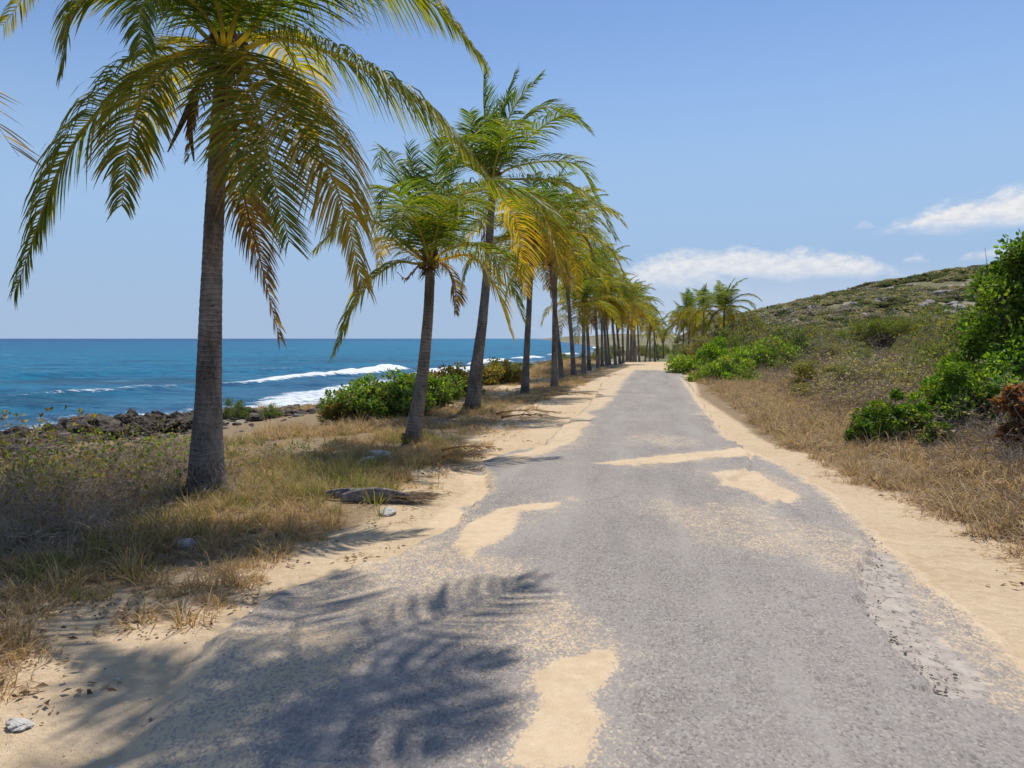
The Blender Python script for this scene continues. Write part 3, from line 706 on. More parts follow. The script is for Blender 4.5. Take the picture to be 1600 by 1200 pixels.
GREEN = [(0.075, 0.145, 0.022), (0.11, 0.20, 0.03), (0.06, 0.115, 0.025), (0.16, 0.24, 0.04)]
BRIGHT = [(0.18, 0.30, 0.025), (0.23, 0.36, 0.03), (0.12, 0.22, 0.025), (0.28, 0.38, 0.04)]
OLIVE = [(0.15, 0.18, 0.06), (0.20, 0.22, 0.07), (0.12, 0.14, 0.05), (0.26, 0.25, 0.09)]
YELLOW = [(0.28, 0.24, 0.04), (0.34, 0.26, 0.04), (0.16, 0.18, 0.04), (0.20, 0.15, 0.07)]
RUST = [(0.24, 0.10, 0.05), (0.30, 0.14, 0.06), (0.18, 0.09, 0.05), (0.26, 0.19, 0.11)]
GREYB = [(0.22, 0.18, 0.14), (0.28, 0.23, 0.17), (0.16, 0.14, 0.08)]

def bush_meshes(seed, rx=1.0, h=1.2, nclump=26, per=240, leaf=(0.07, 0.022), cols=GREEN, csize=0.26, hexa=False, shape='dome', open_=0.0, br=0.02):
    rs = np.random.RandomState(seed)
    C = []
    while len(C) < nclump:
        d = rs.randn(3); d[2] = abs(d[2]); d /= np.linalg.norm(d); r = (0.35+0.6*rs.rand()**0.5)*(0.8+0.35*rs.rand())
        if shape == 'umbrella': c = np.array((d[0]*rx*r, d[1]*rx*r, h*(0.62+0.3*d[2]*r)+0.03*rs.randn()))
        elif shape == 'tall': c = np.array((d[0]*rx*r, d[1]*rx*r, h*(0.12+0.85*(rs.rand())))); c[:2] *= (1.15-0.75*(c[2]/h))
        else: c = np.array((d[0]*rx*r, d[1]*rx*r, h*(0.12+0.78*d[2]*r)))
        C.append(c)
    C = np.array(C); cs = csize*rx*(0.6+0.8*rs.rand(nclump))
    ids = np.repeat(np.arange(nclump), per); n = len(ids)
    d = rs.randn(n, 3); d /= np.linalg.norm(d, axis=1, keepdims=True); d[:, 2] = d[:, 2]*0.85
    P = C[ids]+d*(cs[ids]*(0.25+0.85*rs.rand(n)**0.6))[:, None]
    keep = P[:, 2] > 0.02
    P = P[keep]; d = d[keep]; ids = ids[keep]
    D = d+rs.randn(len(P), 3)*0.6; D[:, 2] += 0.35
    v, f, c = leaves(P, D, leaf[0], leaf[1], cols, rs, hexa=hexa)
    cm = 0.72+0.5*rs.rand(nclump); k = 6 if hexa else 4
    c = c*np.repeat(cm[ids], k)[:, None]; hue = np.repeat(0.9+0.35*rs.rand(nclump)[ids]*(rs.rand(len(P)) < .8), k); c[:, 0] *= hue; c[:, 2] *= 1.15
    fol = me('foliage', v, f, M_LEAF, c)
    # branches: base -> fork -> clump, then twigs
    P0, P1, R0, R1 = [], [], [], []
    for i, c_ in enumerate(C):
        b = np.array((rs.randn()*0.08*rx, rs.randn()*0.08*rx, -0.08)); m1 = b+(c_-b)*0.45+np.array((0, 0, 0.06*h))+rs.randn(3)*0.05*rx
        m2 = c_+rs.randn(3)*0.03*rx
        P0 += [b, m1]; P1 += [m1, m2]; R0 += [br, br*0.6]; R1 += [br*0.6, br*0.3]
        for _ in range(7):
            e = c_+rs.randn(3)*cs[i]*0.7; P0.append(m2); P1.append(e); R0.append(br*0.3); R1.append(br*0.1)
    v, f = tubes(P0, P1, R0, R1, 4)
    return me('branches', v, f, M_BRANCH), fol
def twig_bush_meshes(seed, h=0.7, n0=10, nleaf=160, cols=YELLOW, leaf=(0.045, 0.016), depth=4, kids=2, r=0.007, spread=0.8, up=0.7, curl=0.5):
    P0, P1, R0, R1, tp, td = twig_parts(seed, n0, h, spread, r, depth, kids, curl, up)
    v, f = tubes(P0, P1, np.maximum(R0, 0.0018), np.maximum(R1, 0.0015), 3); rs = np.random.RandomState(seed+1)
    b = me('branches', v, f, M_TWIG); fol = None
    if nleaf:
        i = rs.randint(0, len(tp), nleaf); P = tp[i]+rs.randn(nleaf, 3)*0.02; D = td[i]+rs.randn(nleaf, 3)*0.7
        v, f, c = leaves(P, D, leaf[0], leaf[1], cols, rs); fol = me('foliage', v, f, M_LEAF, c)
    return b, fol
def plant(name, meshes, x, y, sc=1.0, rz=0.0, label=None, cat='bush', group=None, dz=0.0):
    o = empty(name, (x, y, lz(x, y)+dz), rz, sc); tag(o, label, cat, group)
    if meshes[0]: ob('branches', meshes[0], o)
    if meshes[1]: ob('foliage', meshes[1], o)
    return o

# ------------------------------------------------------------------ coconut palms
UP = np.array((0, 0, 1.0)); WIND = np.array((1.0, -0.15, 0.05))
def spline(ctrl, n):
    c = np.asarray(ctrl, float); k = len(c)
    if k > 12:
        d = np.concatenate(([0], np.cumsum(np.linalg.norm(np.diff(c, axis=0), axis=1)))); t = np.linspace(0, d[-1], n)
        return np.stack([np.interp(t, d, c[:, i]) for i in range(3)], -1)
    e = np.vstack((2*c[0]-c[1], c, 2*c[-1]-c[-2])); out = []
    for i in range(k-1):
        p0, p1, p2, p3 = e[i:i+4]; t = np.linspace(0, 1, 40, endpoint=False)[:, None]
        out.append(0.5*((2*p1)+(-p0+p2)*t+(2*p0-5*p1+4*p2-p3)*t*t+(-p0+3*p1-3*p2+p3)*t**3))
    return spline(np.vstack(out+[c[-1:]]), n)
def arc(azm, e0, L, droop, wind=0.25, n=30, rs=None):
    d = np.array((math.sin(azm)*math.cos(e0), math.cos(azm)*math.cos(e0), math.sin(e0))); p = np.zeros(3); out = [p]
    for i in range(n):
        t = (i+1)/n; d = d+(-UP*droop*(0.4+1.3*t)+WIND*wind*t)/n*1.6; d /= np.linalg.norm(d); p = p+d*L/n; out.append(p)
    return np.array(out)
PG = np.array(((0.075, 0.135, 0.024), (0.120, 0.165, 0.026), (0.235, 0.225, 0.032), (0.42, 0.31, 0.035), (0.27, 0.18, 0.085), (0.17, 0.115, 0.07)))
def agecol(a):
    a = np.clip(a, 0, 0.999)*(len(PG)-1); i = np.floor(a).astype(int); return PG[i]+(PG[i+1]-PG[i])*(a-i)[:, None]
DENS, WID = 1.38, 0.70
def frond_mesh(ctrl, seed=0, pairs=80, ll=0.75, age=0.2, droop=1.0, wind=0.35, width=0.017, seg=4, start=0.14, lift=0.30, thick=0.028, dead=False, roll=0.0, gap=0.0):
    pairs = int(pairs*DENS); width = width*WID; rs = np.random.RandomState(seed); n = pairs*2
    R_ = spline(ctrl, 40); L = np.linalg.norm(np.diff(R_, axis=0), axis=1).sum()
    dT_ = np.gradient(R_, axis=0); dT_ /= np.linalg.norm(dT_, axis=1, keepdims=True)
    # side axis carried along the midrib
    hz = np.cross(dT_, UP); ln = np.linalg.norm(hz, axis=1)
    base_side = hz[np.argmax(ln)]/ln.max()
    S_ = []
    prev = base_side if ln[0] < 0.25 else hz[0]/ln[0]
    for i in range(len(R_)):
        s = hz[i]/ln[i] if ln[i] > 0.25 else prev
        if s@prev < 0: s = prev
        s = 0.7*prev+0.3*s; s -= (s@dT_[i])*dT_[i]; s /= np.linalg.norm(s); S_.append(s); prev = s
    S_ = np.array(S_)
    if roll: S_ = S_*math.cos(roll)+np.cross(dT_, S_)*math.sin(roll)
    N_ = np.cross(S_, dT_); N_ = N_*np.sign(N_[:, 2:3]+1e-6) if False else N_
    t = start+(1-start)*(np.repeat(np.arange(pairs), 2)+0.5+0.35*rs.randn(n)*0.8)/pairs; t = np.clip(t, start, 0.999)
    sg = np.tile((1.0, -1.0), pairs)
    x = t*39; i = np.floor(x).astype(int).clip(0, 38); fr = (x-i)[:, None]
    lerp = lambda a: a[i]*(1-fr)+a[i+1]*fr
    p = lerp(R_); Tn = lerp(dT_); Sd = lerp(S_); Nn = lerp(N_)
    q = (t-start)/(1-start)
    ln = ll*1.18*(0.35+0.65*np.sin(np.clip(q*1.15+0.12, 0, 1)*math.pi)**0.6)*(0.86+0.28*rs.rand(n)); ln = np.where(q > 0.9, ln*(1.0-2.5*(q-0.9)), ln)
    ang = np.radians(76-34*q+4*rs.randn(n))
    lf = lift*(1-0.5*q)+0.06*rs.randn(n)
    D = Tn*np.cos(ang)[:, None]+Sd*(np.sin(ang)*sg)[:, None]+Nn*lf[:, None]; D /= np.linalg.norm(D, axis=1, keepdims=True)
    dr = (droop*0.82*(0.75+0.5*rs.rand(n)))[:, None]; gw = -UP[None]*dr+WIND[None]*wind*(0.8+0.4*rs.rand(n))[:, None]
    pts = [p]; d = D
    for k in range(seg):
        pts.append(pts[-1]+d*(ln/seg)[:, None]); d = d+gw*(1.25-0.85*(k+1)/seg)/seg*1.5; d /= np.linalg.norm(d, axis=1, keepdims=True)
    pts = np.stack(pts, 1); dd = np.gradient(pts, axis=1); dd /= np.linalg.norm(dd, axis=2, keepdims=True)+1e-9
    Wd = Tn[:, None]-(Tn[:, None]*dd).sum(2, keepdims=True)*dd; Wd /= np.linalg.norm(Wd, axis=2, keepdims=True)+1e-9
    tw = 0.55*rs.randn(n)[:, None, None]; Wd = Wd*np.cos(tw)+np.cross(dd, Wd)*np.sin(tw)
    wp = width*(np.array([0.55, 1.0, 0.95, 0.6, 0.06]) if seg == 4 else np.array([0.6, 1.0, 0.75, 0.08]))
    wv = (wp[None, :]*(0.75+0.4*rs.rand(n)[:, None])*(0.7+0.3*np.sin(q*math.pi))[:, None])[:, :, None]
    keep = rs.rand(n) > gap
    v = np.stack((pts-Wd*wv, pts+Wd*wv), 2)[keep]; n = keep.sum()
    b = (np.arange(n)*(seg+1)*2)[:, None]; j = np.arange(seg)*2
    f = np.stack((b+j, b+j+1, b+j+3, b+j+2), -1).reshape(-1, 4)
    qa = q[keep]; kk = np.arange(seg+1)/seg
    a = age+0.10*rs.randn(n)[:, None]+0.16*(kk[None]**2)*(0.3+age)+0.25*age*(qa[:, None]-0.3)
    cc = agecol(np.repeat(a.reshape(-1), 2)); 
    cc = cc*np.repeat((0.8+0.4*rs.rand(n)), (seg+1)*2)[:, None]
    v1, f1 = v.reshape(-1, 3), f
    tt_ = np.linspace(0, 1, 40); rad = thick*(1-0.9*tt_**0.8)+thick*1.2*np.exp(-(tt_/0.05)**2)
    v2, f2, cap = sweep(R_, rad, 6)
    rcl = np.array((0.50, 0.40, 0.11)) if age < 0.6 else np.array((0.28, 0.18, 0.09))
    if age < 0.25: rcl = np.array((0.40, 0.38, 0.10))
    cc2 = np.tile(rcl, (len(v2), 1))
    V = np.vstack((v1, v2)); o = len(v1)
    return me('frond', V, [np.vstack((f1, f2+o)), cap+o], M_FROND, np.vstack((cc, cc2)))

def trunk_mesh(path, rad, k=20, ring=0.05, n=150, amp=0.05, seed=0):
    P = spline(path, n); d = np.concatenate(([0], np.cumsum(np.linalg.norm(np.diff(P, axis=0), axis=1))))
    r = np.interp(d/d[-1], np.linspace(0, 1, len(rad)), rad)
    ph = (d/ring+0.5*np.sin(d*3)+1.2*fbm(d*2.2, d*0+seed, 3, seed+3)) % 1.0; ang = np.arange(k)*2*math.pi/k
    rr_ = r[:, None]*(1+amp*(ph[:, None]-0.5)*(1+0.5*fbm(ang[None]*1.5+d[:, None]*4, d[:, None]*5, 2, seed))+0.05*fbm(ang[None]*1.2+3, d[:, None]*2.0, 3, seed+1))
    fl = np.exp(-d/0.16)[:, None]*(0.10*np.sin(ang*3+1)[None]+0.06*np.sin(ang*7)[None]+0.05); rr_ = rr_*(1+fl)
    v, f, cap = sweep(P, rr_, k)
    al = np.concatenate((np.repeat(d, k), [d[-1], 0]))
    return me('trunk', v, [f, cap], M_BARK, None, True, {'along': al})
def crown_bits(c, s, rs, parent, nuts=5):
    """fibre sheath, leaf-base stubs and young nuts round the growing point"""
    P0, P1, R0, R1 = [], [], [], []
    for i in range(26):
        a = rs.rand()*6.283; z = rs.rand()*0.35*s; d = np.array((math.cos(a), math.sin(a), 0.6+0.8*rs.rand()))
        p = c+np.array((0, 0, z-0.20*s)); P0.append(p); P1.append(p+d*0.20*s*(0.6+0.5*rs.rand())); R0.append(0.05*s); R1.append(0.02*s)
    for i in range(90):
        a = rs.rand()*6.283; p = c+np.array((math.cos(a)*0.10*s, math.sin(a)*0.10*s, (rs.rand()*0.45-0.2)*s)); e = p+np.array((math.cos(a)*0.14, math.sin(a)*0.14, -0.28*rs.rand()))*s
        P0.append(p); P1.append(e); R0.append(0.008*s); R1.append(0.002*s)
    v, f = tubes(P0, P1, R0, R1, 5); ob('fibre_sheath', me('fibre_sheath', v, f, M_FIBRE), parent)
    for i in range(nuts):
        a = rs.rand()*6.283; m = rock_mesh('coconut', 900+i, M_NUT, 2, 0.03, 1.15)
        o = ob('coconut', m, parent, tuple(c+np.array((math.cos(a)*0.21*s, math.sin(a)*0.21*s, (-0.02-0.14*rs.rand())*s))), 0, 0.075*s)
M_NUT = simple_mat('coconut_husk', (0.16, 0.12, 0.03), (0.32, 0.24, 0.05), 6, 0.5, 0.1, 0.005, 0.4)
ROW = 'coconut palms in the row left of the road'
def px_path(pts, Y, dY=None):
    return [at(a, b, Y+(0 if dY is None else dY[i])) for i, (a, b) in enumerate(pts)]
def palm(name_seed, base, path, rad, fronds, scale, label, crown, group=ROW, nuts=5, hanging=()):
    e = empty('coconut_palm', tuple(base)); tag(e, label, 'palm tree', group); b = np.array(base)
    ob('trunk', trunk_mesh([np.array(p)-b for p in path], rad, seed=name_seed), e)
    rs = np.random.RandomState(name_seed); c = np.array(crown)-b
    crown_bits(c, scale, rs, e, nuts)
    rm_ = rad[0]; P0 = []; P1 = []; R0 = []; R1 = []
    for i in range(150):
        a = rs.rand()*6.283; q0 = rm_*(.80+.25*rs.rand()); h0 = .01+.13*rs.rand()**1.6
        P0.append((math.cos(a)*q0*(1-h0*.6), math.sin(a)*q0*(1-h0*.6), h0)); q1 = rm_*(1.02+.25*rs.rand()); P1.append((math.cos(a+.15*rs.randn())*q1, math.sin(a+.15*rs.randn())*q1, -.05)); R0.append(.012); R1.append(.008)
    v, f = tubes(P0, P1, R0, R1, 4); tag(ob('root_mass', me('root_mass', v, f, M_FIBRE), e), kind='stuff')
    for fd in fronds:
        m = frond_mesh(**fd); m.transform(__import__('mathutils').Matrix.Translation((-b[0], -b[1], -b[2])))
        o = ob('dead_frond' if fd.get('age', 0) > 0.82 else 'frond', m, e)
    return e
def fr(c, pts, seed, Y, dY, **kw):
    P = [np.array(c)]+[at(a, b, Y+d) for (a, b), d in zip(pts, dY)]
    return dict(ctrl=P, seed=seed, **kw)

# --- the big near palm
Y1 = 7.6; b1 = gp(322, 772, 0.0); Y1 = b1[1]; b1[2] = -0.05; c1_ = at(352, 88, Y1)
path1 = [b1+np.array((0, 0, -0.1)), at(323, 700, Y1), at(326, 600, Y1), at(332, 400, Y1), at(341, 230, Y1), at(350, 105, Y1)]
F1 = [
 fr(c1_, [(290, 82), (195, 128), (95, 262), (25, 452)], 1, Y1, (-.05, -.2, -.4, -.5), pairs=105, ll=0.72, age=0.20, droop=1.5, wind=0.15, width=.016, thick=.03),
 fr(c1_, [(300, 90), (240, 125), (205, 205), (190, 322)], 2, Y1, (-.3, -.7, -1.0, -1.2), pairs=90, ll=0.62, age=0.27, droop=1.3, wind=0.1, width=.015),
 fr(c1_, [(366, 78), (402, 160), (420, 250), (452, 378)], 3, Y1, (-.35, -.85, -1.15, -1.3), pairs=105, ll=0.78, age=0.20, droop=0.6, wind=0.30, width=.0155, lift=0.1),
 fr(c1_, [(400, 92), (478, 190), (535, 320), (566, 446)], 4, Y1, (-.2, -.6, -.8, -.9), pairs=110, ll=0.80, age=0.47, droop=1.6, wind=-0.20, width=.016),
 fr(c1_, [(362, 170), (380, 300), (410, 420), (437, 530)], 5, Y1, (-.28, -.45, -.5, -.5), pairs=80, ll=0.42, age=0.84, droop=1.6, wind=0.15, width=.016, thick=.022),
 fr(c1_, [(450, 62), (585, 118), (690, 190), (768, 288)], 6, Y1, (0, -.1, -.2, -.2), pairs=110, ll=0.78, age=0.20, droop=1.7, wind=0.05, width=.0155),
 fr(c1_, [(450, -12), (560, -35), (675, 5), (757, 98)], 7, Y1, (.2, .3, .3, .3), pairs=105, ll=0.72, age=0.18, droop=1.6, wind=0.05, width=.015),
 fr(c1_, [(270, 10), (190, -20), (120, 10), (98, 108)], 8, Y1, (-.3, -.7, -.9, -1.0), pairs=85, ll=0.62, age=0.24, droop=1.5, wind=0.0, width=.015),
 fr(c1_, [(290, -10), (190, -60), (80, -50), (5, 40)], 9, Y1, (.3, .7, .9, 1.0), pairs=95, ll=0.66, age=0.30, droop=1.5, wind=0.0, width=.015),
 fr(c1_, [(318, 20), (262, -18), (222, 10), (222, 80)], 10, Y1, (-.5, -1.1, -1.4, -1.5), pairs=80, ll=0.58, age=0.16, droop=1.2, wind=0.0, width=.015),
 fr(c1_, [(420, 20), (500, -60), (600, -90), (700, -60)], 11, Y1, (-.3, -.7, -.9, -1.0), pairs=90, ll=0.74, age=0.14, droop=1.2, wind=0.2, width=.016),
 fr(c1_, [(350, 0), (330, -120), (290, -210), (230, -260)], 12, Y1, (.1, .2, .2, .2), pairs=80, ll=0.66, age=0.05, droop=0.8),
 fr(c1_, [(365, 0), (390, -130), (440, -230), (520, -290)], 13, Y1, (.1, .2, .3, .3), pairs=80, ll=0.66, age=0.05, droop=0.8),
 fr(c1_, [(370, 20), (410, -60), (470, -110), (540, -120)], 14, Y1, (-.5, -1.1, -1.6, -2.0), pairs=80, ll=0.66, age=0.10, droop=0.9),
 fr(c1_, [(340, 10), (300, -70), (240, -110), (170, -90)], 15, Y1, (-.6, -1.2, -1.7, -2.0), pairs=80, ll=0.66, age=0.10, droop=0.9),
 fr(c1_, [(355, 30), (350, -60), (345, -110), (340, -110)], 16, Y1, (.6, 1.3, 2.0, 2.6), pairs=70, ll=0.66, age=0.10, droop=0.9),
 fr(c1_, [(395, 60), (440, 70), (478, 130), (488, 250)], 17, Y1, (.6, 1.2, 1.6, 1.8), pairs=90, ll=0.60, age=0.44, droop=1.4, wind=0.1),
 fr(c1_, [(310, 70), (262, 105), (235, 170), (222, 262)], 18, Y1, (.6, 1.2, 1.5, 1.6), pairs=85, ll=0.55, age=0.42, droop=1.4, wind=0.1),
 fr(c1_, [(330, 100), (312, 150), (300, 200), (292, 250)], 20, Y1, (-.15, -.3, -.35, -.4), pairs=30, ll=0.20, age=0.95, droop=1.4, wind=0, thick=.018),
 fr(c1_, [(362, 140), (372, 220), (382, 310), (398, 392)], 22, Y1, (.1, .15, .2, .2), pairs=60, ll=0.34, age=0.74, droop=1.4, wind=0.2, thick=.02),
]
big = palm(11, b1, path1, [0.222, 0.176, 0.148, 0.128, 0.116, 0.108, 0.101, 0.096, 0.091, 0.087, 0.084, 0.082], F1, 1.0,
     'largest nearest coconut palm with thick grey ringed trunk, crown cut by the top edge', c1_, nuts=7)
# two papery dark spathes hanging from its crown
for k, (pa, pb, pc) in enumerate((((318, 112), (292, 175), (262, 238)), ((312, 130), (297, 190), (303, 252)))):
    pp = spline([at(*pa, Y1-.1), at(*pb, Y1-.3), at(*pc, Y1-.3)], 14)-b1
    v, f, cap = sweep(pp, 0.028*np.sin(np.linspace(0.25, 3.05, 14))+0.004, 6, 0.35)
    ob('flower_spathe', me('flower_spathe', v, [f, cap], M_FIBRE, None, True), big)

# --- second, low palm
b2 = gp(643, 690, 0.0); Y2_ = b2[1]; b2[2] = lz(b2[0], b2[1]); c2_ = at(672, 412, Y2_)
F2 = []
def q2(pts, seed, dY, **kw): F2.append(fr(c2_, pts, seed, Y2_, dY, **{**dict(pairs=50, ll=0.60, width=.017, thick=.024, seg=4), **kw}))
q2([(662, 350), (648, 280), (638, 225)], 31, (.1, .2, .2), age=0.02, droop=.5, wind=.2)
q2([(674, 350), (682, 270), (690, 205)], 32, (.0, .1, .1), age=0.04, droop=.5, wind=.2)
q2([(684, 350), (705, 280), (728, 218)], 33, (-.1, -.1, -.1), age=0.02, droop=.6, wind=.3)
q2([(655, 345), (618, 262), (598, 232), (590, 262)], 34, (.2, .5, .6, .7), age=0.12, droop=.8)
q2([(650, 355), (618, 300), (600, 300), (592, 330)], 35, (-.4, -.8, -1, -1), age=0.10, droop=.9)
q2([(640, 388), (592, 350), (545, 342), (492, 392)], 36, (.0, -.1, -.1, -.1), age=0.18, droop=1.4, wind=.05)
q2([(650, 412), (617, 412), (566, 455), (521, 555)], 37, (-.1, -.3, -.5, -.5), age=0.24, droop=1.3, wind=.1, pairs=70)
q2([(690, 350), (722, 305), (790, 298), (860, 335), (918, 408)], 38, (-.2, -.5, -.7, -.8, -.8), age=0.16, droop=1.2, wind=.3, pairs=75, ll=0.72)
q2([(700, 390), (742, 384), (785, 415), (818, 495)], 39, (-.4, -.9, -1.2, -1.3), age=0.20, droop=1.3, wind=.2, ll=0.70)
q2([(695, 405), (735, 400), (770, 440), (800, 525)], 40, (-.1, -.2, -.3, -.3), age=0.40, droop=1.4, wind=.2)
q2([(640, 395), (610, 372), (597, 390), (592, 425)], 41, (.4, .8, 1.0, 1.1), age=0.5, droop=1.4, ll=.4)
q2([(690, 412), (706, 430), (712, 455), (712, 490)], 42, (-.1, -.15, -.2, -.2), age=0.72, droop=1.5, ll=.3, pairs=36)
q2([(695, 370), (740, 300), (775, 280), (820, 300)], 43, (.5, 1.1, 1.5, 1.8), age=0.12, droop=1.0)
q2([(660, 370), (640, 330), (630, 330), (620, 365)], 44, (-.6, -1.4, -2.0, -2.3), age=0.12, droop=1.0)
q2([(680, 370), (700, 320), (730, 315), (760, 350)], 45, (-.6, -1.3, -1.8, -2.1), age=0.14, droop=1.0, wind=.3)
q2([(665, 370), (662, 300), (655, 262), (640, 250)], 46, (.5, 1.1, 1.6, 2.0), age=0.05, droop=.8)
q2([(655, 415), (635, 435), (620, 425)], 47, (-.05, -.1, -.1), age=0.9, droop=1.3, ll=.15, pairs=16, thick=.02)
palm(12, b2, [b2-np.array((0, 0, .1)), at(652, 640, Y2_), at(662, 570, Y2_), at(669, 490, Y2_), at(672, 425, Y2_)],
     [0.155, 0.122, 0.108, 0.099, 0.091, 0.085, 0.080, 0.076, 0.073], F2, 0.8,
     'short coconut palm second in the row, slender leaning trunk and upright green crown', c2_, nuts=4)

# --- third, taller palm
b3 = gp(737, 640, 0.0); Y3 = b3[1]; b3[2] = lz(b3[0], b3[1]); c3_ = at(770, 282, Y3)
F3 = []
def q3(pts, seed, dY, **kw): F3.append(fr(c3_, pts, seed, Y3, dY, **{**dict(pairs=56, ll=0.78, width=.021, thick=.03, seg=4), **kw}))
q3([(762, 230), (756, 165), (756, 110)], 51, (0, .1, .1), age=.0, droop=.5, wind=.2)
q3([(776, 220), (790, 160), (808, 112)], 52, (0, .1, .1), age=.02, droop=.5, wind=.3)
q3([(782, 220), (808, 160), (846, 118)], 53, (-.1, -.2, -.2), age=.05, droop=.6, wind=.3)
q3([(784, 230), (822, 185), (862, 168), (920, 200)], 54, (.2, .4, .5, .5), age=.08, droop=.9, wind=.4)
q3([(790, 250), (845, 200), (890, 178), (922, 205)], 55, (-.2, -.5, -.7, -.8), age=.08, droop=.9, wind=.4)
q3([(800, 262), (860, 252), (905, 262), (938, 320)], 56, (.1, .2, .2, .2), age=.14, droop=1.0, wind=.3)
q3([(800, 280), (870, 285), (930, 320), (962, 372)], 57, (-.3, -.8, -1.1, -1.3), age=.2, droop=1.1, wind=.25)
q3([(755, 240), (738, 190), (733, 175)], 58, (-.3, -.6, -.8), age=.04, droop=.6, wind=.3)
q3([(740, 265), (715, 250), (690, 270)], 59, (.3, .7, 1.0), age=.2, droop=1.0, wind=.2)
q3([(750, 255), (722, 222), (700, 230), (690, 262)], 60, (-.5, -1.0, -1.4, -1.6), age=.12, droop=1.0, wind=.2)
q3([(790, 300), (830, 310), (860, 360), (880, 440)], 61, (-.4, -.9, -1.2, -1.3), age=.42, droop=1.2, wind=.25)
q3([(745, 290), (715, 310), (700, 360), (695, 420)], 62, (.2, .4, .5, .5), age=.4, droop=1.2, wind=.2)
q3([(780, 300), (805, 340), (815, 400), (822, 460)], 63, (.3, .6, .7, .7), age=.55, droop=1.2, wind=.25)
q3([(775, 250), (790, 210), (800, 190), (820, 200)], 64, (-.8, -1.7, -2.4, -3.0), age=.1, droop=.9, wind=.3)
q3([(760, 250), (760, 200), (765, 190)], 65, (.8, 1.7, 2.6), age=.1, droop=.9, wind=.3)
q3([(765, 310), (756, 350), (758, 400)], 66, (-.1, -.15, -.15), age=.88, droop=1.2, ll=.3, pairs=30)
palm(13, b3, [b3-np.array((0, 0, .1)), at(744, 580, Y3), at(754, 500, Y3), at(763, 400, Y3), at(769, 296, Y3)],
     [0.205, 0.160, 0.130, 0.114, 0.103, 0.095, 0.088, 0.083, 0.079], F3, 1.0,
     'tall coconut palm right behind the short one, its green crown high against the sky', c3_, nuts=5)

# --- the rest of the row share a few crowns; every palm is still a thing of its own
def crown_set(seed, L=3.0, n=18, ll=0.70, pairs=44, age0=0.0, wind=0.28):
    rs = np.random.RandomState(seed); out = []
    for i in range(n):
        q = i/(n-1); azm = i*2.39996+rs.randn()*0.25; e0 = R(84-92*q**0.9+6*rs.randn())
        ln = L*(0.80+0.25*math.sin(q*2.6))*(0.92+0.16*rs.rand())
        age = age0+(0.0+0.36*q**1.5+0.06*rs.randn()); dr = 0.9+0.75*q
        if i >= n-2: age = 0.85; ln *= 0.7
        c = arc(azm, e0, ln, dr, wind*(0.7+0.6*rs.rand()))
        out.append((frond_mesh(c, seed*50+i, pairs, ll*(0.5 if age > .8 else 1), age, 1.0+0.4*q, 0.24, 0.027, 3, thick=.026), age > .8))
    return out
CROWNS = [crown_set(s, age0=a) for s, a in ((1, .04), (2, .14), (3, .08), (4, .18))] + [crown_set(8, L=2.6, n=15, age0=.12, wind=.36), crown_set(9, L=3.2, n=18, age0=.06, wind=.20)]
CROWN_R = [crown_set(s, n=22, age0=a, pairs=52, wind=0.12) for s, a in ((5, .04), (6, .08))]
CROWN_R = CROWN_R
TRUNKS = {}
def std_palm(x, y, H, r, lean, cs, sc, label, group, rz=0.0, kset=CROWNS):
    z = lz(x, y); e = empty('coconut_palm', (x, y, z)); tag(e, label, 'palm tree', group)
    lx, ly = lean
    path = [(0, 0, -.15), (lx*.18, ly*.18, H*.2), (lx*.55, ly*.55, H*.55), (lx*.9, ly*.9, H*.88), (lx, ly, H)]
    near = y < 36
    ob('trunk', trunk_mesh(path, [r*1.5, r*1.12, r*.95, r*.88, r*.82, r*.77, r*.72, r*.68, r*.65], 14 if near else 8, 0.07, 90 if near else 40, seed=int(y)), e)
    rs = np.random.RandomState(int(y*10)); c = np.array((lx, ly, H))
    if near: crown_bits(c, 0.9, rs, e, 3)
    for m, dead in kset[cs]:
        o = ob('dead_frond' if dead else 'frond', m, e, (lx, ly, H-0.05), rz, sc*(0.93+0.14*rs.rand())); o.rotation_euler[2] = rz+0.2*rs.randn()
        if len(e.children) % 1 == 0 and y > 60 and rs.rand() < .25:
            bpy.data.objects.remove(o)
    return e
def by_px(px, py, z=0.0): g = gp(px, py, z); return g[0], g[1]
LAB4 = {
 0: 'fourth coconut palm along the row, brown trunk half hidden by yellowing fronds',
 1: 'fifth coconut palm along the row, dark straight trunk rising from the grass edge',
 2: 'coconut palm set just behind the fifth, its darker trunk showing past it',
 3: 'coconut palm whose trunk leans left with a kinked foot, after the close pair',
 4: 'low coconut palm with broad arching fronds over the road, left trunk of a close pair',
 5: 'slim coconut palm, right trunk of the close pair under the broad fronds'}
spec = [  # px of foot, py of foot, crown px, crown py, trunk r, crown, scale
 (820, 614, 832, 372, .135, 0, 1.02), (866, 604, 868, 350, .13, 4, 1.05), (878, 592, 860, 404, .12, 3, .9), (897, 588, 882, 376, .125, 5, 1.0),
 (912, 584, 912, 470, .14, 1, 1.0), (921, 579, 914, 432, .12, 0, 1.0), (935, 576, 930, 396, .13, 4, 1.15), (941, 573, 944, 446, .12, 2, 1.0),
 (948, 572, 943, 420, .13, 5, 1.1), (953, 571, 950, 465, .12, 0, 1.05), (962, 570, 957, 436, .13, 4, 1.15), (969, 569, 966, 470, .13, 3, 1.15),
 (974, 568, 975, 458, .12, 1, 1.15)]
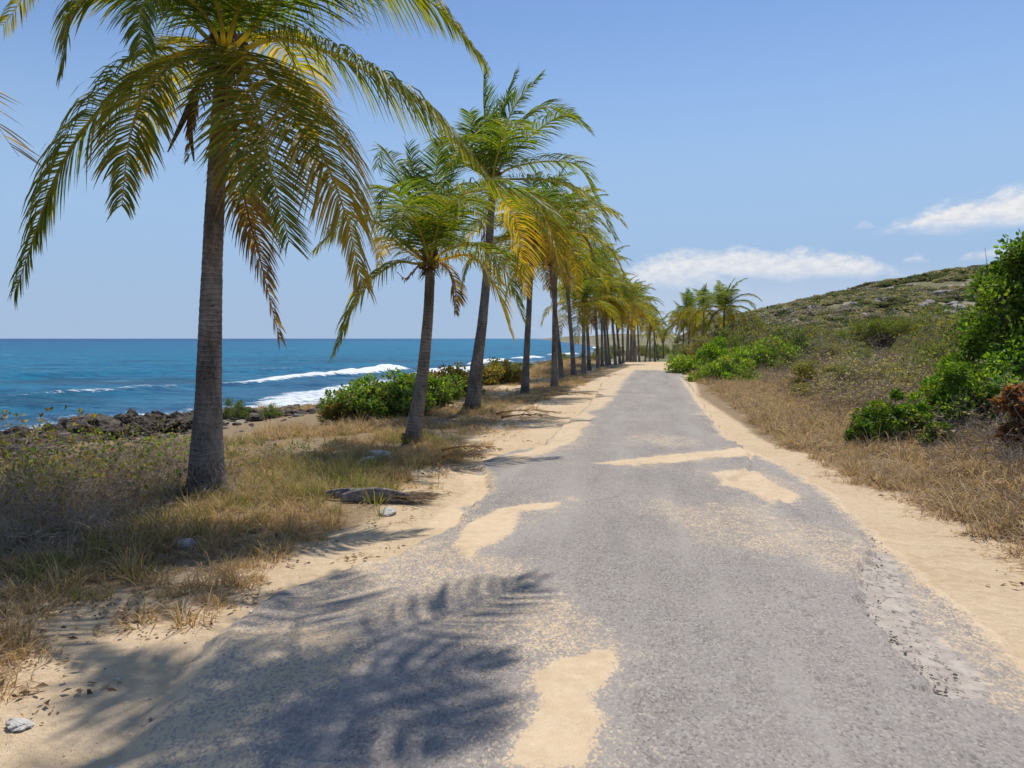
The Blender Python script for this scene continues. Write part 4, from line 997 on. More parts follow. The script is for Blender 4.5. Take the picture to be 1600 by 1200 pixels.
for i, (fx, fy, cx, cy, r, cs, sc) in enumerate(spec):
    x, y = by_px(fx, fy); cy += (0, 0, 8, 6, 6, 6)[i] if i < 6 else 16; c = at(cx-(0 if i < 6 else 4), cy, y); z = lz(x, y)
    std_palm(x, y, c[2]-z, r*(.76 if i < 6 else .66), (c[0]-x, 0.1*math.sin(i*3)), cs, sc*(.97 if i < 4 else .86 if i < 6 else .74), LAB4.get(i, 'coconut palm in the dense middle of the roadside row, yellow fronds leaning over the road'),
             ROW if i in LAB4 else 'crowded middle palms of the roadside row', rz=0.35*math.sin(i*2.1))
rs0 = np.random.RandomState(77)
for i, (fx, cy, Y, cs) in enumerate(((981, 470, 54, 0), (986, 476, 58, 2), (990, 474, 63, 3), (994, 482, 68, 1), (1000, 490, 78, 0), (1008, 505, 88, 2), (1016, 497, 84, 1), (1024, 508, 96, 3), (1029, 513, 104, 0), (1037, 520, 112, 2))):
    c = at(fx, cy+6, Y); z = lz(c[0], Y)
    std_palm(c[0], Y, c[2]-z, .12, (0.3*rs0.randn(), 0.2*rs0.randn()), cs, 0.80 if i > 4 else 0.92, 'small far coconut palm beyond the crest where the row meets the road end', 'farthest palms at the end of the row', rz=0.3*rs0.randn(), kset=CROWNS)
RIGHT = 'coconut palms on the right at the road end'
for fx, cx, cy, Y, H_, cs, sc, lab in (
   (1068, 1068, 503, 84, 0, 0, 1.0, 'leftmost coconut palm of the clump at the right side of the road end'),
   (1076, 1078, 488, 80, 0, 1, 1.05, 'coconut palm in the middle of the clump right of the road end, upright spear leaf'),
   (1083, 1086, 505, 86, 0, 0, .95, 'lower coconut palm at the back of the clump right of the road end'),
   (1098, 1100, 484, 72, 0, 1, .95, 'coconut palm just left of the tallest one, its foot behind bushes'),
   (1130, 1132, 482, 56, 0, 0, .93, 'tallest coconut palm right of the road, open star-shaped crown above the scrub')):
    c = at(cx, cy, Y); x = at(fx, cy, Y)[0]; z = lz(x, Y)
    std_palm(x, Y, c[2]-z, .11, (c[0]-x, 0), cs, sc*1.08, lab, RIGHT, rz=0.9*cs+fx*.01, kset=CROWN_R)

# --- the palm outside the frame on the left: one torn frond reaches in
b0 = np.array((-6.6, 5.4, 0.0)); b0[2] = lz(-6.6, 5.4); c0_ = np.array((-6.3, 5.4, 4.2))
F0 = []
for i in range(15):
    q = i/14; azm = math.pi*(1.1+0.9*((i*0.618) % 1)) if i else 0
    P = arc(azm, R(80-85*q), 2.5, 1.2, 0.0)+c0_
    F0.append(dict(ctrl=P, seed=600+i, pairs=50, ll=.6, age=.05+.4*q, droop=1.2, wind=.1))
F0.append(dict(ctrl=[c0_, at(-420, 10, 5.3), at(-200, 60, 5.2), at(-60, 130, 5.1), at(30, 245, 5.0)], seed=620, pairs=60, ll=.66, age=.60, droop=.8, wind=.75, width=.010, thick=.014, gap=.5))
palm(10, b0, [b0-np.array((0, 0, .1)), (-6.5, 5.4, 1.5), (-6.35, 5.4, 3.0), tuple(c0_)], [.25, .2, .17, .15, .14, .13], F0, 1.0,
     'coconut palm beyond the left edge whose torn brown frond tip reaches into view', c0_, nuts=0)
bo = np.array((-3.9, 0.2, 0.0)); bo[2] = lz(-3.9, 0.2); co_ = np.array((0.34, 6.40, 7.3))
FO = []
for i in range(10):
    q = i/9; azm = i*2.4+.4
    FO.append(dict(ctrl=arc(azm, R(75-80*q), 1.55+.35*math.sin(i*1.7), 1.1, 0.15)+co_, seed=640+i, pairs=36, ll=.50, age=.05+.35*q, droop=1.1, wind=.2, width=.022))
palm(9, bo, [bo-np.array((0, 0, .1)), (-3.3, 1.0, 1.7), (-2.2, 2.7, 3.7), (-.7, 4.8, 5.8), tuple(co_)], [.24, .18, .15, .13, .12, .11], FO, 1.0,
     'tall leaning coconut palm above the view, casting the crown shadow on the near road', co_, nuts=0)
print('palms done')

# ------------------------------------------------------------------ bushes that can be told apart
bx, by = by_px(1700, 700, 0.3)
B_BIG = bush_meshes(301, 1.55, 2.85, 105, 240, (0.085, 0.026), GREEN[:2]+BRIGHT[:3], 0.17, True, 'tall', br=.03)
o = at(1600, 600, 12.2); plant('sea_grape_bush', B_BIG, o[0]+.25, 12.2, 1.0, 0.4, 'tallest glossy green bush at the right edge, rising against the sky', 'bush', dz=-.1)
B_MID = bush_meshes(302, 1.0, 1.35, 50, 200, (0.075, 0.024), GREEN[:2]+BRIGHT[:3], 0.21, True, br=.02)
o = at(1530, 600, 11.3); plant('sea_grape_bush', B_MID, o[0]+.1, 11.3, .92, 1.4, 'leafy green bush in front of the tallest one, spilling toward the road', 'bush')
B_SM = bush_meshes(303, 0.62, 1.0, 28, 150, (0.070, 0.024), GREEN[:2]+BRIGHT, 0.25, True, br=.014)
o = at(1402, 600, 11.2); plant('green_bush', B_SM, o[0], 11.2, .80, 0, 'small dark green bush standing alone in the dry grass on the right bank', 'bush')
B_SP = bush_meshes(304, 0.35, 0.7, 8, 170, (0.06, 0.022), GREEN, 0.30, True, br=.01)
o = at(1338, 640, 10.8); plant('green_sapling', B_SP, o[0], 10.8, .85, 0, 'thin green sapling just left of the small dark bush', 'plant')
o = at(1470, 640, 10.2); plant('green_sapling', B_SP, o[0], 10.2, .7, 2, 'low green sprig tangled in grey twigs right of the small dark bush', 'plant')
# rust-coloured dying bush at the edge
rs = np.random.RandomState(5)
o = at(1592, 640, 8.8)
br_, _ = twig_bush_meshes(310, .9, 9, 0, RUST, spread=.5, r=.009, up=1.0)
fol_b = bush_meshes(311, 0.42, 1.0, 13, 130, (0.085, 0.032), RUST, 0.24, True, 'tall', br=.01)
e = plant('rusty_bush', (br_, fol_b[1]), o[0]+.08, 8.8, .88, 0, 'dying bush with rust-orange leaves at the right edge of the verge', 'bush')
# bright bushes at the far right of the road
B_BR = bush_meshes(305, 1.5, 1.75, 44, 260, (0.12, 0.036), BRIGHT, 0.23, False, br=.03)
o = at(1100, 560, 33); plant('bright_green_bush', B_BR, o[0]+.1, 33, .98, 0, 'bright yellow-green rounded bush where the road meets the crest on the right', 'bush', dz=-.1)
B_BR2 = bush_meshes(306, 1.6, 1.2, 40, 240, (0.11, 0.034), BRIGHT+OLIVE[:2], 0.22, False, br=.03)
o = at(1140, 575, 27); plant('bright_green_bush', B_BR2, o[0], 27, .85, 1, 'low spreading bright green bush right beside the rounded one', 'bush', dz=-.15)
o = at(1205, 560, 30); plant('bright_green_bush', B_BR2, o[0], 31, 1.15, 3, 'wider bright green bush further up the bank behind the low spreading one', 'bush')
B_UM = bush_meshes(307, 2.3, 2.5, 60, 330, (0.10, 0.022), [(0.16, 0.20, 0.03), (0.20, 0.23, 0.03), (0.11, 0.15, 0.03)], 0.20, False, 'umbrella', br=.06)
o = at(1378, 520, 46); plant('umbrella_tree', B_UM, o[0], 46, .84, 0, 'low spreading umbrella-shaped tree with yellow-green top on the bank', 'tree', dz=.1)
o = at(1320, 522, 50); plant('umbrella_tree', B_UM, o[0], 50, .62, 2, 'smaller flat-topped tree left of the umbrella-shaped one', 'tree')
# sea grape on the left verge
B_L1 = bush_meshes(320, 1.05, 1.0, 62, 150, (0.080, 0.028), GREEN+OLIVE[:2]+BRIGHT[:2], 0.19, True, br=.016)
o = at(592, 640, 15.5); plant('sea_grape_bush', B_L1, o[0], 15.5, (1.05, 1.05, .88), 0, 'broad green bush between palms at the left, in front of the surf', 'bush')
o = at(640, 640, 16.6); plant('sea_grape_bush', B_L1, o[0]+.1, 16.8, .95, 2, 'green bush right behind the second palm trunk', 'bush')
B_L2 = bush_meshes(321, 0.9, 0.8, 26, 240, (0.075, 0.026), OLIVE+YELLOW[:2]+[(0.15, .06, .03)], 0.24, True, br=.014)
o = at(705, 620, 21); plant('mottled_bush', B_L2, o[0], 21, 1.1, 0, 'mottled brown and yellow bush between the second and third palms', 'bush')
o = at(775, 610, 26); plant('mottled_bush', B_L2, o[0], 26, 1.1, 2, 'olive bush right of the third palm trunk', 'bush')
o = at(545, 660, 14.8); plant('mottled_bush', B_L2, o[0], 14.9, .7, 4, 'low sparse bush at the left foot of the broad green one', 'bush')

# scrub protos
OB = [bush_meshes(330+i, 1.0, 1.1+.2*i, 26, 150, (0.085, 0.022), c, 0.26, False, br=.018) for i, c in enumerate((OLIVE, OLIVE+GREYB[:2], YELLOW+OLIVE[:2], GREEN+OLIVE, OLIVE+BRIGHT[:1]))]
TB = [twig_bush_meshes(340+i, .75, 8, nl, c, depth=4, kids=2, spread=.9, up=.55+.1*i) for i, (nl, c) in enumerate(((0, None), (90, OLIVE), (220, YELLOW), (0, None)))]
DRYL = [(0.40, 0.30, 0.19), (0.52, 0.41, 0.27), (0.30, 0.22, 0.14), (0.26, 0.24, 0.11)]
DB = [twig_bush_meshes(340+i, .75, 8, 420, DRYL, (0.05, 0.012), depth=4, kids=2, spread=.9, up=.55+.1*i)[1] for i in range(4)]
# grey twig scrub with a few coloured leaves at the left edge
YT = [twig_bush_meshes(350+i, .66, 13, nl, c, (0.06, 0.024), 4, 2, .0055, .8, .6) for i, (nl, c) in enumerate(((300, YELLOW+OLIVE), (260, BRIGHT+YELLOW), (90, OLIVE), (420, YELLOW+RUST[:1]+[(.42, .33, .05)])))]
left_spots = [(20, 775, 8.3, 1.0, 3), (70, 765, 8.6, .95, 0), (130, 760, 8.7, .9, 3), (190, 745, 9.2, .85, 0), (245, 740, 9.6, .85, 1), (30, 820, 7.3, .9, 2), (95, 820, 7.4, .8, 1),
              (150, 810, 7.6, .8, 2), (210, 800, 7.7, .75, 1), (255, 790, 7.9, .7, 2), (-40, 860, 6.4, .9, 0), (20, 870, 6.3, .75, 2), (-60, 790, 8.2, 1.0, 2), (0, 735, 9.8, 1.0, 0), (90, 725, 10.2, .9, 2), (170, 720, 10.4, .85, 0),
              (375, 760, 8.6, .75, 1), (410, 745, 9.0, .8, 2), (455, 745, 9.3, .7, 1), (500, 740, 9.6, .6, 1), (430, 730, 9.9, .6, 2), (-10, 900, 5.9, .7, 2), (50, 800, 7.9, .9, 3), (110, 785, 8.2, .85, 0), (270, 765, 8.9, .7, 3), (60, 850, 6.8, .7, 2), (120, 845, 7.0, .65, 3)]
for i, (px, py, Y, sc, k) in enumerate(left_spots):
    x = at(px, py, Y)[0]
    plant('twiggy_shrub', YT[k], x, Y, sc*(1.0 if px < 350 else .85)*(1 if Y < 8.5 else .75), i*1.7, ['grey twiggy shrub with yellow leaves in the scrub left of the big palm', 'grey twiggy shrub with sparse bright green leaves near the big palm',
          'nearly bare grey-brown twiggy shrub in the scrub near the big palm', 'twiggy shrub with yellow and orange leaves at the seaward side of the left scrub'][k], 'bush', 'twiggy shrubs left of the road in front of the rocks')

# scrub on the right bank and beyond
rs = np.random.RandomState(900)
LABS = {'o': 'olive leafy bush in the mixed scrub on the right bank', 't': 'grey leafless twig bush in the scrub on the right bank'}
cnt = 0
def ZONE(Y): return 'low on the right bank, nearest the dry grass' if Y < 17 else 'in the middle of the right-hand scrub' if Y < 40 else 'far back in the scrub at the foot of the hill'
for i in range(1400):
    Y = 9.5*(9.0**rs.rand()); a = 0.24+rs.rand()**1.2*0.62
    x = a*Y; u = x-float(rc(Y)); lo = float(np.interp(Y, [9, 12, 20, 33, 100], [4.9, 4.7, 3.7, 2.8, 3.2]))
    if u < lo or cnt >= 285: continue
    if Y < 16 and rs.rand() < .35: continue
    k = rs.randint(0, 5); dens = fbm(np.array([x*.13]), np.array([Y*.10]), 2, 910)[0]+.25*rs.randn()
    s = (0.45+0.65*rs.rand())*(.75 if Y < 16 else 1.2 if Y < 28 else 1.55 if Y < 50 else 2.0)
    if u < lo+1.2: s *= .6
    if Y < 46 and abs(a-.5) < .06: s *= .5
    if Y < 14 and a < .62: s *= .6
    if dens < -0.16 and Y < 60:
        kk = rs.randint(0, 4); plant('twig_bush', TB[kk], x, Y, s*1.35, rs.rand()*6, 'grey %s twig bush %s' % (('leafless', 'sparsely leaved', 'yellow-leaved', 'tall bare')[kk], ZONE(Y)), 'bush', 'grey twig bushes in the right scrub')
    else:
        plant('scrub_bush', OB[k], x, Y, (s, s, s*(.7+.4*rs.rand())), rs.rand()*6, '%s leafy bush %s' % (('olive', 'grey-green', 'yellowish', 'dark green', 'light green')[k], ZONE(Y)), 'bush', 'olive bushes in the right scrub', dz=-.08)
    cnt += 1
for i in range(95):
    Y = 8.6*(3.0**rs.rand()); u = 3.9+rs.rand()*6; x = u+float(rc(Y))
    if x/Y > 1.0 or (abs(x/Y-.55) < .10 and 9 < Y < 12): continue
    kk = rs.randint(0, 4); s = .75+.45*rs.rand()
    plant('dry_brush', (TB[kk][0], DB[kk]), x, Y, (s*1.2, s*1.2, s*(.55 if u < 5 else .8)), rs.rand()*6, '%s straw-brown dry brush %s' % (('dense', 'open', 'curling', 'upright')[kk], 'beside the dry grass of the right verge' if u < 6 else 'behind the first strip of dry grass on the right'), 'bush', 'dry brush along the right verge')
# scrub between row and shore, and beyond the road end
for i in range(60):
    Y = 24+rs.rand()*70; s_ = 4.5+rs.rand()*7; x = float(shore(Y))+s_; u = x-float(rc(Y))
    if u > -4.6: continue
    plant('scrub_bush', OB[(0, 3, 4)[i % 3]], x, Y, .35+.3*rs.rand(), rs.rand()*6, 'low olive bush on the seaward slope behind the palm row', 'bush', 'low bushes between the palm row and the rocks', dz=-.08)
for i in range(46):
    Y = 100+rs.rand()*90; x = float(rc(Y))+(-17+rs.rand()*30)
    plant('scrub_bush', OB[(0, 1, 3)[i % 3]], x, Y, 1.0+.8*rs.rand(), rs.rand()*6, 'far low bush beyond the road end between the palm trunks', 'bush', 'far bushes beyond the road end', dz=-.2)
print('bushes done')

# hillside scrub: one mass
n = 26000; a = rs.uniform(0.19, 0.95, n); Y = 85+rs.rand(n)**0.8*210; X = a*Y
dn = fbm(X*.035+Y*.02, Y*.05, 4, 920); keep = (dn+.5*fbm(X*.22, Y*.22, 2, 921) > -0.42+0.45*rs.rand(n))&(a > .23)
X, Y = X[keep], Y[keep]; Z = land(X, Y)-.25; m_ = len(X)
HB = [bush_meshes(360+i, 1.0, .8, 10, 60, (0.36, 0.15), c, 0.36, False, br=.03)[1] for i, c in enumerate(([(0.19, 0.215, 0.10), (0.24, 0.255, 0.12)], [(0.31, 0.315, 0.17), (0.36, 0.345, 0.20)], [(0.40, 0.355, 0.28), (0.46, 0.41, 0.33)], [(0.14, 0.165, 0.09), (0.18, 0.20, 0.11)]))]
for m_x in HB: m_x.materials[0] = M_FAR
sc = (0.45+1.3*rs.rand(m_)**2.2)*(Y/190)**.5
scatter('hillside_scrub', HB, np.stack((X, Y, Z), -1), np.stack((0*X, 0*X, rs.rand(m_)*6.28), -1), np.stack((sc*1.2, sc*1.2, sc*.85), -1),
        np.clip((fbm(X*.05, Y*.05, 3, 930)*3+1.8+rs.randn(m_)*.8), 0, 3).astype(int), 'low green and grey scrub covering the hillside', 'scrub')
# pale outcrops on the hill
RM = [rock_mesh('rock_outcrop', 400+i, M_ROCK2, 3, .45, .55) for i in range(4)]
for i, (px, py, Y, w_) in enumerate(((1500, 487, 190, 3.2), (1485, 492, 185, 2.2), (1467, 462, 225, 2.5), (1487, 470, 205, 1.7), (1489, 479, 198, 2.0), (1484, 458, 230, 1.7), (1531, 456, 215, 2.2), (1270, 487, 185, 2.4), (1276, 483, 192, 1.6), (1225, 490, 190, 2.4),
        (1245, 497, 170, 1.5), (1252, 484, 200, 1.6), (1372, 473, 215, 2.0), (1382, 470, 220, 1.5), (1360, 455, 240, 1.8), (1448, 480, 200, 2.6), (1435, 478, 205, 1.5), (1330, 478, 205, 1.2), (1210, 505, 150, 1.8), (1520, 470, 205, 1.8), (1400, 486, 190, 1.3))):
    d = ray(px, py); ts = np.linspace(60, 290, 460); zz = CAM_Z+d[2]/d[1]*ts; hit = np.nonzero(land(d[0]/d[1]*ts, ts) > zz)[0]
    if len(hit): Y = ts[hit[0]]
    x = d[0]/d[1]*Y
    o = ob('rock_outcrop', RM[i % 4], None, (x, Y, lz(x, Y)+.2), i*1.3, (w_*.95, w_*.9, w_*1.15)); tag(o, 'pale limestone outcrop showing through the scrub on the hillside', 'rock', 'pale outcrops on the hillside')

rh = np.random.RandomState(14)
for i in range(60):
    px, py = 1200+rh.rand()*370, 0; Y = 150+rh.rand()*100; x = (px-800)/FPX*Y; w_ = .7+1.5*rh.rand()
    o = ob('rock_outcrop', RM[i % 4], None, (x, Y, lz(x, Y)+.15), i*1.3, (w_, w_*.8, w_*.9)); tag(o, 'pale limestone outcrop showing through the scrub on the hillside', 'rock', 'pale outcrops on the hillside')
# ------------------------------------------------------------------ shore rocks
SR = [rock_mesh('shore_rock', 420+i, M_ROCK, 5, .60, .72, .42) for i in range(7)]
rs = np.random.RandomState(21); G = 'dark limestone boulders along the waterline'
special = [(143, 678, 21.6, 1.15, 'undercut dark boulder with a pale pocket at the seaward tip of the rocks'), (215, 672, 22.0, 1.1, 'broad jagged boulder right of the undercut one'),
           (272, 668, 23.0, 1.0, 'jagged dark boulder touching the left side of the big palm trunk line'), (300, 672, 22.4, .6, 'lower flat boulder in front of the jagged one by the trunk'), (180, 690, 20.8, .5, 'small pale-sided boulder below the undercut one')]
for i, (px, py, Y, w_, lab) in enumerate(special):
    x = at(px, py, Y)[0]; z = at(px, py, Y)[2]
    o = ob('shore_rock', SR[i], None, (x, Y, max(lz(x, Y), -1.6)+.12), i*2.1, (w_*.8, w_*.7, w_*.68)); tag(o, lab, 'rock', G)
for i in range(250):
    Y = 15+rs.rand()**1.3*110; s_ = rs.rand()**1.3*4.4-.2
    if i >= 120: Y = 25+rs.rand()*17; s_ = .3+rs.rand()*8
    x = float(shore(Y))+s_; w_ = (.16+.34*rs.rand()**2)*(1 if Y < 29 else .55 if Y < 60 else 1.1)*(.8 if i >= 120 else 1)
    if sdpoly([x], [Y], SAND_L)[0] > -.3: continue
    o = ob('shore_rock', SR[i % 7], None, (x, Y, max(lz(x, Y), -1.75)+w_*.15), rs.rand()*6, (w_*(.8+.5*rs.rand()), w_, w_*(.6+.4*rs.rand())))
    tag(o, 'weathered dark limestone rock lying on the shelf by the sea', 'rock', G)
rr_ = np.random.RandomState(71); n = 9000; Y = 11*(6.0**rr_.rand(n)); s_ = 1.0+rr_.rand(n)*9.5; X = shore(Y)+s_
k = (sdpoly(X, Y, SAND_L) < -.1) & (rr_.rand(n) < sst(s_, 10.5, 5.5)*(.35+1.1*fbm(X*.7, Y*.7, 3, 72)+.25)) & (X-rc(Y) < -7)
X, Y = X[k], Y[k]; w_ = (.03+.13*rr_.rand(len(X))**2.5)*np.clip(Y/24, .8, 1.6)
RB = [rock_mesh('rubble', 470+i, M_ROCK if i % 2 else M_RUB, 3, .5, .6, .3) for i in range(6)]
scatter('shore_rubble', RB, np.stack((X, Y, land(X, Y)+w_*.1), -1), np.stack((0*X, 0*X, rr_.rand(len(X))*6.28), -1), np.stack((w_*1.3, w_, w_*.9), -1), rr_.randint(0, 6, len(X)), 'broken limestone rubble strewn between the rocks and the dry grass', 'rubble')
# asphalt crumbs added to darken the torn edge, whose lip casts little shadow
EP = np.array(g2([(1345, 838), (1360, 862), (1347, 895), (1352, 940), (1345, 975), (1380, 1000), (1392, 1030), (1425, 1055), (1450, 1090), (1440, 1100), (1545, 1119)])); e_ = np.random.RandomState(9); n = 230
t = e_.rand(n)*(len(EP)-1.001); i_ = t.astype(int); q_ = EP[i_]+(EP[i_+1]-EP[i_])*(t-i_)[:, None]+np.stack((.02+.05*np.abs(e_.randn(n)), .05*e_.randn(n)), -1)
w_ = .003+.010*e_.rand(n)**3
scatter('asphalt_crumbs', [rock_mesh('crumb', 480+i, M_CRUMB, 1, .4, .7) for i in range(3)], np.stack((q_[:, 0], q_[:, 1], land(q_[:, 0], q_[:, 1])+.020+w_*.3), -1), np.stack((0*w_, 0*w_, e_.rand(n)*6.28), -1), np.stack((w_, w_, w_), -1), e_.randint(0, 3, n), 'dark crumbs of broken asphalt added as a shade line along the torn edge of the road', 'asphalt crumbs')
# stones by the road
WR = [rock_mesh('stone', 440+i, M_WHITE, 4, .4, .6) for i in range(3)]
for px, py, w_, sq, k, lab in ((288, 856, .10, (1.2, .8, .7), 0, 'pale stone in the dry grass below the big palm'), (30, 1138, .045, (1.3, .9, .9), 1, 'small whitish stone on the sand in the lower left corner'),
                    (605, 804, .085, (1.1, .9, .8), 2, 'rounded tan stone with a dark side beside the fallen palm sheath'), (592, 716, .17, (1.7, 1, .6), 0, 'largest limestone block lying in the grass left of the second palm'),
                    (575, 722, .10, (1.1, 1, .8), 1, 'grey stone leaning against the left end of the limestone block'), (560, 700, .06, (1.3, 1, .6), 2, 'small flat pale stone behind the limestone block')):
    x, y = by_px(px, py); o = ob('stone', WR[k], None, (x, y, lz(x, y)+w_*.25), px*.1, (w_*sq[0], w_*sq[1], w_*sq[2])); tag(o, lab, 'stone')

# fallen palm boot: grey sheath and frayed fibres
x, y = by_px(600, 787); e = empty('fallen_palm_sheath', (x, y, lz(x, y)+.02), 0.05); tag(e, 'weathered grey fallen palm sheath with frayed end on the sand near the big palm', 'palm leaf')
t_ = np.linspace(0, 1, 18); rs = np.random.RandomState(3)
for k, (x0, x1, yy, wd, hh) in enumerate(((-.42, .25, .0, .075, .05), (-.50, .12, .09, .05, .06), (-.62, -.10, .15, .04, .07))):
    P = np.stack((x0+(x1-x0)*t_, yy+.03*np.sin(t_*5+k), hh*.5+.03*np.sin(t_*3.1)), -1)
    v, f, cap = sweep(P, wd*(.35+.65*np.sin(t_*2.4+.3)), 10, .35); ob('sheath', me('sheath', v, [f, cap], M_GREYHUSK, None, True), e)
P0, P1, R0, R1 = [], [], [], []
for i in range(150):
    p = np.array((.05+.2*rs.rand(), -.06+.16*rs.rand(), .03+.03*rs.rand())); d = np.array((.16+.22*rs.rand(), .10*rs.randn(), -.02*rs.rand()))
    P0.append(p); P1.append(p+d); R0.append(.005); R1.append(.0015)
v, f = tubes(P0, P1, R0, R1, 3); ob('frayed_fibres', me('frayed_fibres', v, f, M_FIBRE), e)
# fallen dry fronds lying under the row, on the sand
def lying(px, py, L, rz, sc, lab):
    x, y = by_px(px, py); t = np.linspace(0, 1, 14)
    m = frond_mesh(np.stack((t*L, .12*np.sin(t*2.6), .05+.05*np.sin(t*3.14)), -1), int(px), 34, .32, .9, .25, 0, .010, 3, lift=.05, thick=.02)
    o = ob('fallen_frond', m, None, (x, y, lz(x, y)+.035), rz, sc); tag(o, lab, 'palm leaf'); o.rotation_euler[0] = .05
lying(690, 712, 1.0, -.05, .8, 'dry brown fallen frond on the sand right of the second palm')
lying(690, 722, .8, -.35, .7, 'smaller fallen frond in front of the one right of the second palm')
lying(775, 652, 1.3, -.03, 1.0, 'dry fallen frond on the pale sand right of the third palm')
lying(783, 658, 1.2, -.12, .9, 'second fallen frond, just in front of the first by the third palm')
lying(850, 622, 1.6, .0, 1.0, 'dry fallen frond across the sand beyond the fourth palm')

# ------------------------------------------------------------------ grass, litter, pebbles (uncountable)
STRAW = ((0.32, 0.21, 0.10), (0.54, 0.38, 0.19), (0.66, 0.51, 0.30)); STRAWG = ((0.30, 0.22, 0.10), (0.48, 0.37, 0.18), (0.34, 0.31, 0.12))
BROWN = ((0.22, 0.15, 0.09), (0.42, 0.30, 0.18), (0.58, 0.46, 0.31)); GRN = ((0.14, 0.17, 0.04), (0.24, 0.25, 0.07), (0.38, 0.33, 0.12))
PT = [tuft(501, 42, .30, .22, .0042, STRAW), tuft(502, 40, .22, .26, .0042, STRAW, 1.5), tuft(503, 44, .26, .22, .0042, STRAWG, .9), tuft(504, 46, .24, .30, .0040, BROWN, 1.8),
      tuft(505, 40, .34, .2, .0042, BROWN, 1.1), tuft(506, 34, .28, .18, .0045, GRN, .8), tuft(507, 30, .14, .32, .0036, STRAW, 2.0, 4, .8), tuft(508, 30, .12, .34, .0036, BROWN, 2.2, 4, 1.0), tuft(509, 46, .30, .30, .0060, STRAW+BROWN, 2.6, 4, .5), tuft(510, 46, .34, .34, .0062, BROWN, 3.0, 4, .6)]
rs = np.random.RandomState(1234)
def region(n, y0, y1, ulo, uhi, pw=1.0):
    Y = y0*(y1/y0)**(rs.rand(n)**pw); u = ulo+(uhi-ulo)*rs.rand(n); return u+rc(Y), Y
def put(X, Y, s, idx, sink=0.0):
    n = len(X); return np.stack((X, Y, land(X, Y)-sink), -1), np.stack((.15*rs.randn(n), .15*rs.randn(n), rs.rand(n)*6.28), -1), np.stack((s, s, s*(.8+.4*rs.rand(n))), -1), idx
parts = []
# left, dense straw
X, Y = region(30000, 3.2, 60, -17, -2.2); m = litter_mask(X, Y); d = fbm(X*1.1, Y*1.1, 3, 1001)
near_scrub = (X/Y < -.45) & (Y > 5.9) & (Y < 11.5)
k = (rs.rand(len(X)) < m*(0.42+1.9*d)) & (X-shore(Y) > np.where(Y < 30, 4.5, 2.6)) & ~(near_scrub & (rs.rand(len(X)) < .85))
k &= ~((sdpoly(X, Y, SAND_L) > -.5)); X, Y, d = X[k], Y[k], d[k]
gn = fbm(X*.5, Y*.35, 3, 1002); s = (.46+.60*rs.rand(len(X))**1.5+.35*np.clip(d, -.5, .6))*np.clip(Y/16, 1, 1.8)**.5*(.55+.45*sst(-(X-rc(Y)), 3.2, 5.0))
idx = np.where(gn > .38, rs.choice([5, 2, 2, 0], len(X)), rs.choice([0, 1, 0, 1, 8, 3, 8], len(X))); parts.append(put(X, Y, s, idx))
# green grass round the feet of the palms
for (cx, cy), n_g, rad in ((b1[:2], 90, .75), ((b1[0]+1.0, b1[1]+.4), 190, 1.1), (b2[:2], 70, .55), (gp(505, 760)[:2], 130, .9), (gp(545, 735)[:2], 80, .6), (b3[:2], 40, .6), (gp(190, 830)[:2], 130, .8), (gp(100, 900)[:2], 60, .7)):
    X = cx+rs.randn(n_g)*rad*.6; Y = cy+rs.randn(n_g)*rad*.6; k = litter_mask(X, Y) > .3; X, Y = X[k], Y[k]
    kk_ = rs.rand(len(X)) < .5; X, Y = X[kk_], Y[kk_]; parts.append(put(X, Y, .45+.45*rs.rand(len(X)), rs.choice([5, 5, 2], len(X))))
# sparse mats and runners on the sand, left
X, Y = region(16000, 2.3, 30, -6.5, -2.0); m = litter_mask(X, Y); u = X-rc(Y)
k = (rs.rand(len(X)) < .95*sst(-u, 2.1, 3.6)*sst(fbm(X*1.6, Y*1.6, 3, 1003), -.25, .35)) ; X, Y = X[k], Y[k]
dTq = sdpoly(X, Y, TOP) < -.15; X, Y = X[dTq], Y[dTq]
parts.append(put(X, Y, .45+.5*rs.rand(len(X)), rs.choice([6, 7, 6, 7, 1], len(X))))
# right bank
X, Y = region(34000, 3.5, 70, 1.9, 13); m = litter_mask(X, Y); d = fbm(X*1.0, Y*1.0, 3, 1004)
k = (rs.rand(len(X)) < m*(0.85+0.5*d)*np.clip(1.7-.16*(X-rc(Y)), .12, 1)); X, Y = X[k], Y[k]
s = (.42+.70*rs.rand(len(X))**1.8+.45*np.clip(fbm(X*1.3, Y*1.3, 3, 1009), -.5, .6))*np.clip(Y/16, 1, 1.6)**.5
parts.append(put(X, Y, s, rs.choice([3, 4, 8, 0, 1, 9, 2], len(X), p=[.20, .12, .25, .08, .11, .20, .04])))
X, Y = region(2500, 3, 25, 1.8, 4.6); u = X-rc(Y); dr_ = sdpoly(X, Y, litR)
k = (dr_ > -.45) & (sdpoly(X, Y, TOP) < -.2) & (rs.rand(len(X)) < .5); X, Y = X[k], Y[k]; parts.append(put(X, Y, .4+.4*rs.rand(len(X)), rs.choice([6, 7], len(X))))
P, Ro, Sc, Ix = [np.concatenate([p[i] for p in parts]) for i in range(4)]
scatter('dry_grass', PT, P, Ro, Sc, Ix, 'dry straw-coloured grass tufts covering both roadsides', 'grass')
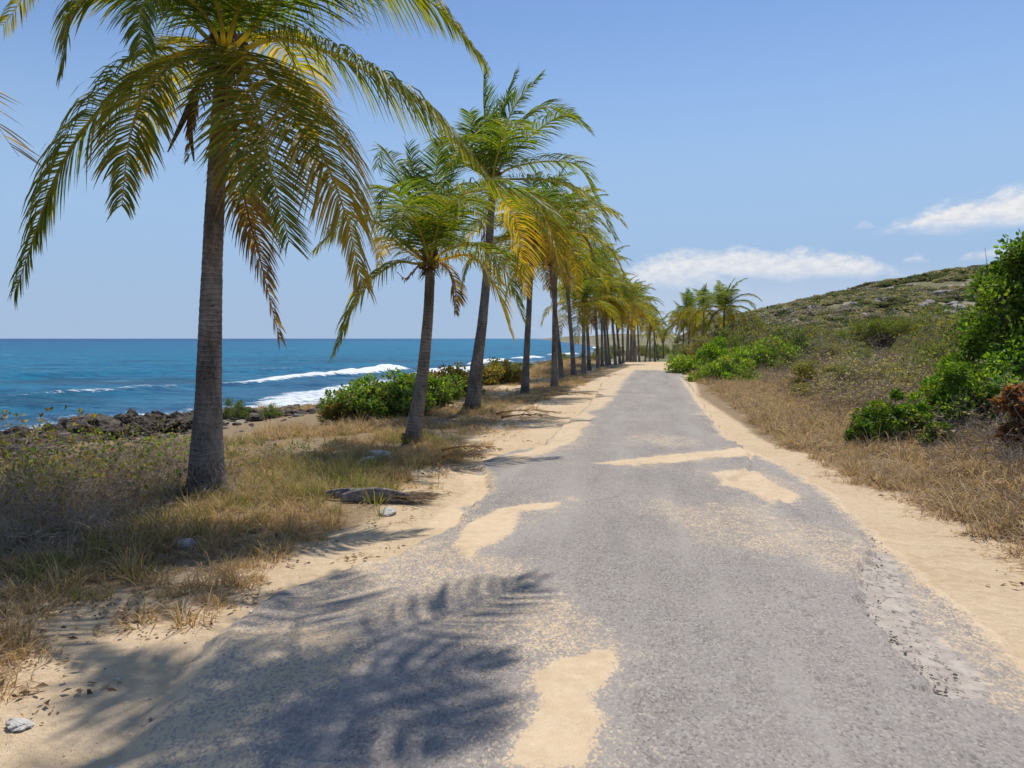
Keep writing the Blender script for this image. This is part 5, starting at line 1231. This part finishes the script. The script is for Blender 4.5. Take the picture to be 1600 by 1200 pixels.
# undergrowth of dead twigs, right bank and left scrub
TP = []
for i in range(4):
    a_ = twig_parts(520+i, 7, .38, .9, .0042, 3, 3, .8, .35); v, f = tubes(a_[0], a_[1], np.maximum(a_[2], .0016), np.maximum(a_[3], .0013), 3); TP.append(me('dead_twigs', v, f, M_TWIG))
X, Y = region(7000, 5.5, 50, 3.2, 18); k = (rs.rand(len(X)) < sst(X-rc(Y), 3.2, 5.0)) & (litter_mask(X, Y) > .6); X, Y = X[k], Y[k]
pr = put(X, Y, .75+.6*rs.rand(len(X)), rs.randint(0, 4, len(X)))
X, Y = region(1500, 5.2, 14, -13, -4.4); k = (litter_mask(X, Y) > .7) & (X/Y < -.42); X, Y = X[k], Y[k]; pl_ = put(X, Y, .6+.5*rs.rand(len(X)), rs.randint(0, 4, len(X)))
P, Ro, Sc, Ix = [np.concatenate((pr[i], pl_[i])) for i in range(4)]
scatter('dead_twigs', TP, P, Ro, Sc, Ix, 'tangled grey dead twigs in the undergrowth on both sides', 'twigs')
# litter: curled leaf scraps; pebbles
LT = []
for i in range(4):
    r_ = np.random.RandomState(540+i); n_l = 9
    P_ = np.stack((r_.randn(n_l)*.07, r_.randn(n_l)*.05, .006+.006*r_.rand(n_l)), -1); D_ = r_.randn(n_l, 3); D_[:, 2] *= .15
    v, f, c = leaves(P_, D_, .045, .010, [(0.12, 0.08, 0.05), (0.30, 0.20, 0.11), (0.42, 0.32, 0.2)], r_, .5, False, 1.2); LT.append(me('leaf_litter', v, f, M_GRASS, c))
X, Y = region(2600, 2.4, 26, -5.5, 4.8); k = (sdpoly(X, Y, TOP) < -.05) & (rs.rand(len(X)) < sst(np.abs(X-rc(Y)), 1.8, 3.2)*sst(fbm(X*1.2, Y*1.2, 3, 1005), -.25, .4)); X, Y = X[k], Y[k]
q = put(X, Y, .6+.8*rs.rand(len(X)), rs.randint(0, 4, len(X))); q[0][:, 2] += .004
scatter('leaf_litter', LT, *q, 'scattered dry leaf scraps on the sand beside the road', 'leaf litter')
PB = [rock_mesh('pebble', 560+i, M_WHITE if i else M_GREYHUSK, 1, .3, .7) for i in range(3)]
X, Y = region(2600, 2.2, 22, -4.6, 3.9); u = np.abs(X-rc(Y)); k = rs.rand(len(X)) < sst(u, 1.5, 2.6)*.8+.05; X, Y = X[k], Y[k]
s = .004+.012*rs.rand(len(X))**3; q = put(X, Y, s, rs.randint(0, 3, len(X))); q[0][:, 2] += .03*(sdpoly(X, Y, TOP) > 0)
scatter('pebbles', PB, *q, 'small pebbles and grit scattered on the sand and road edge', 'pebbles')
import sys
print('scene done')
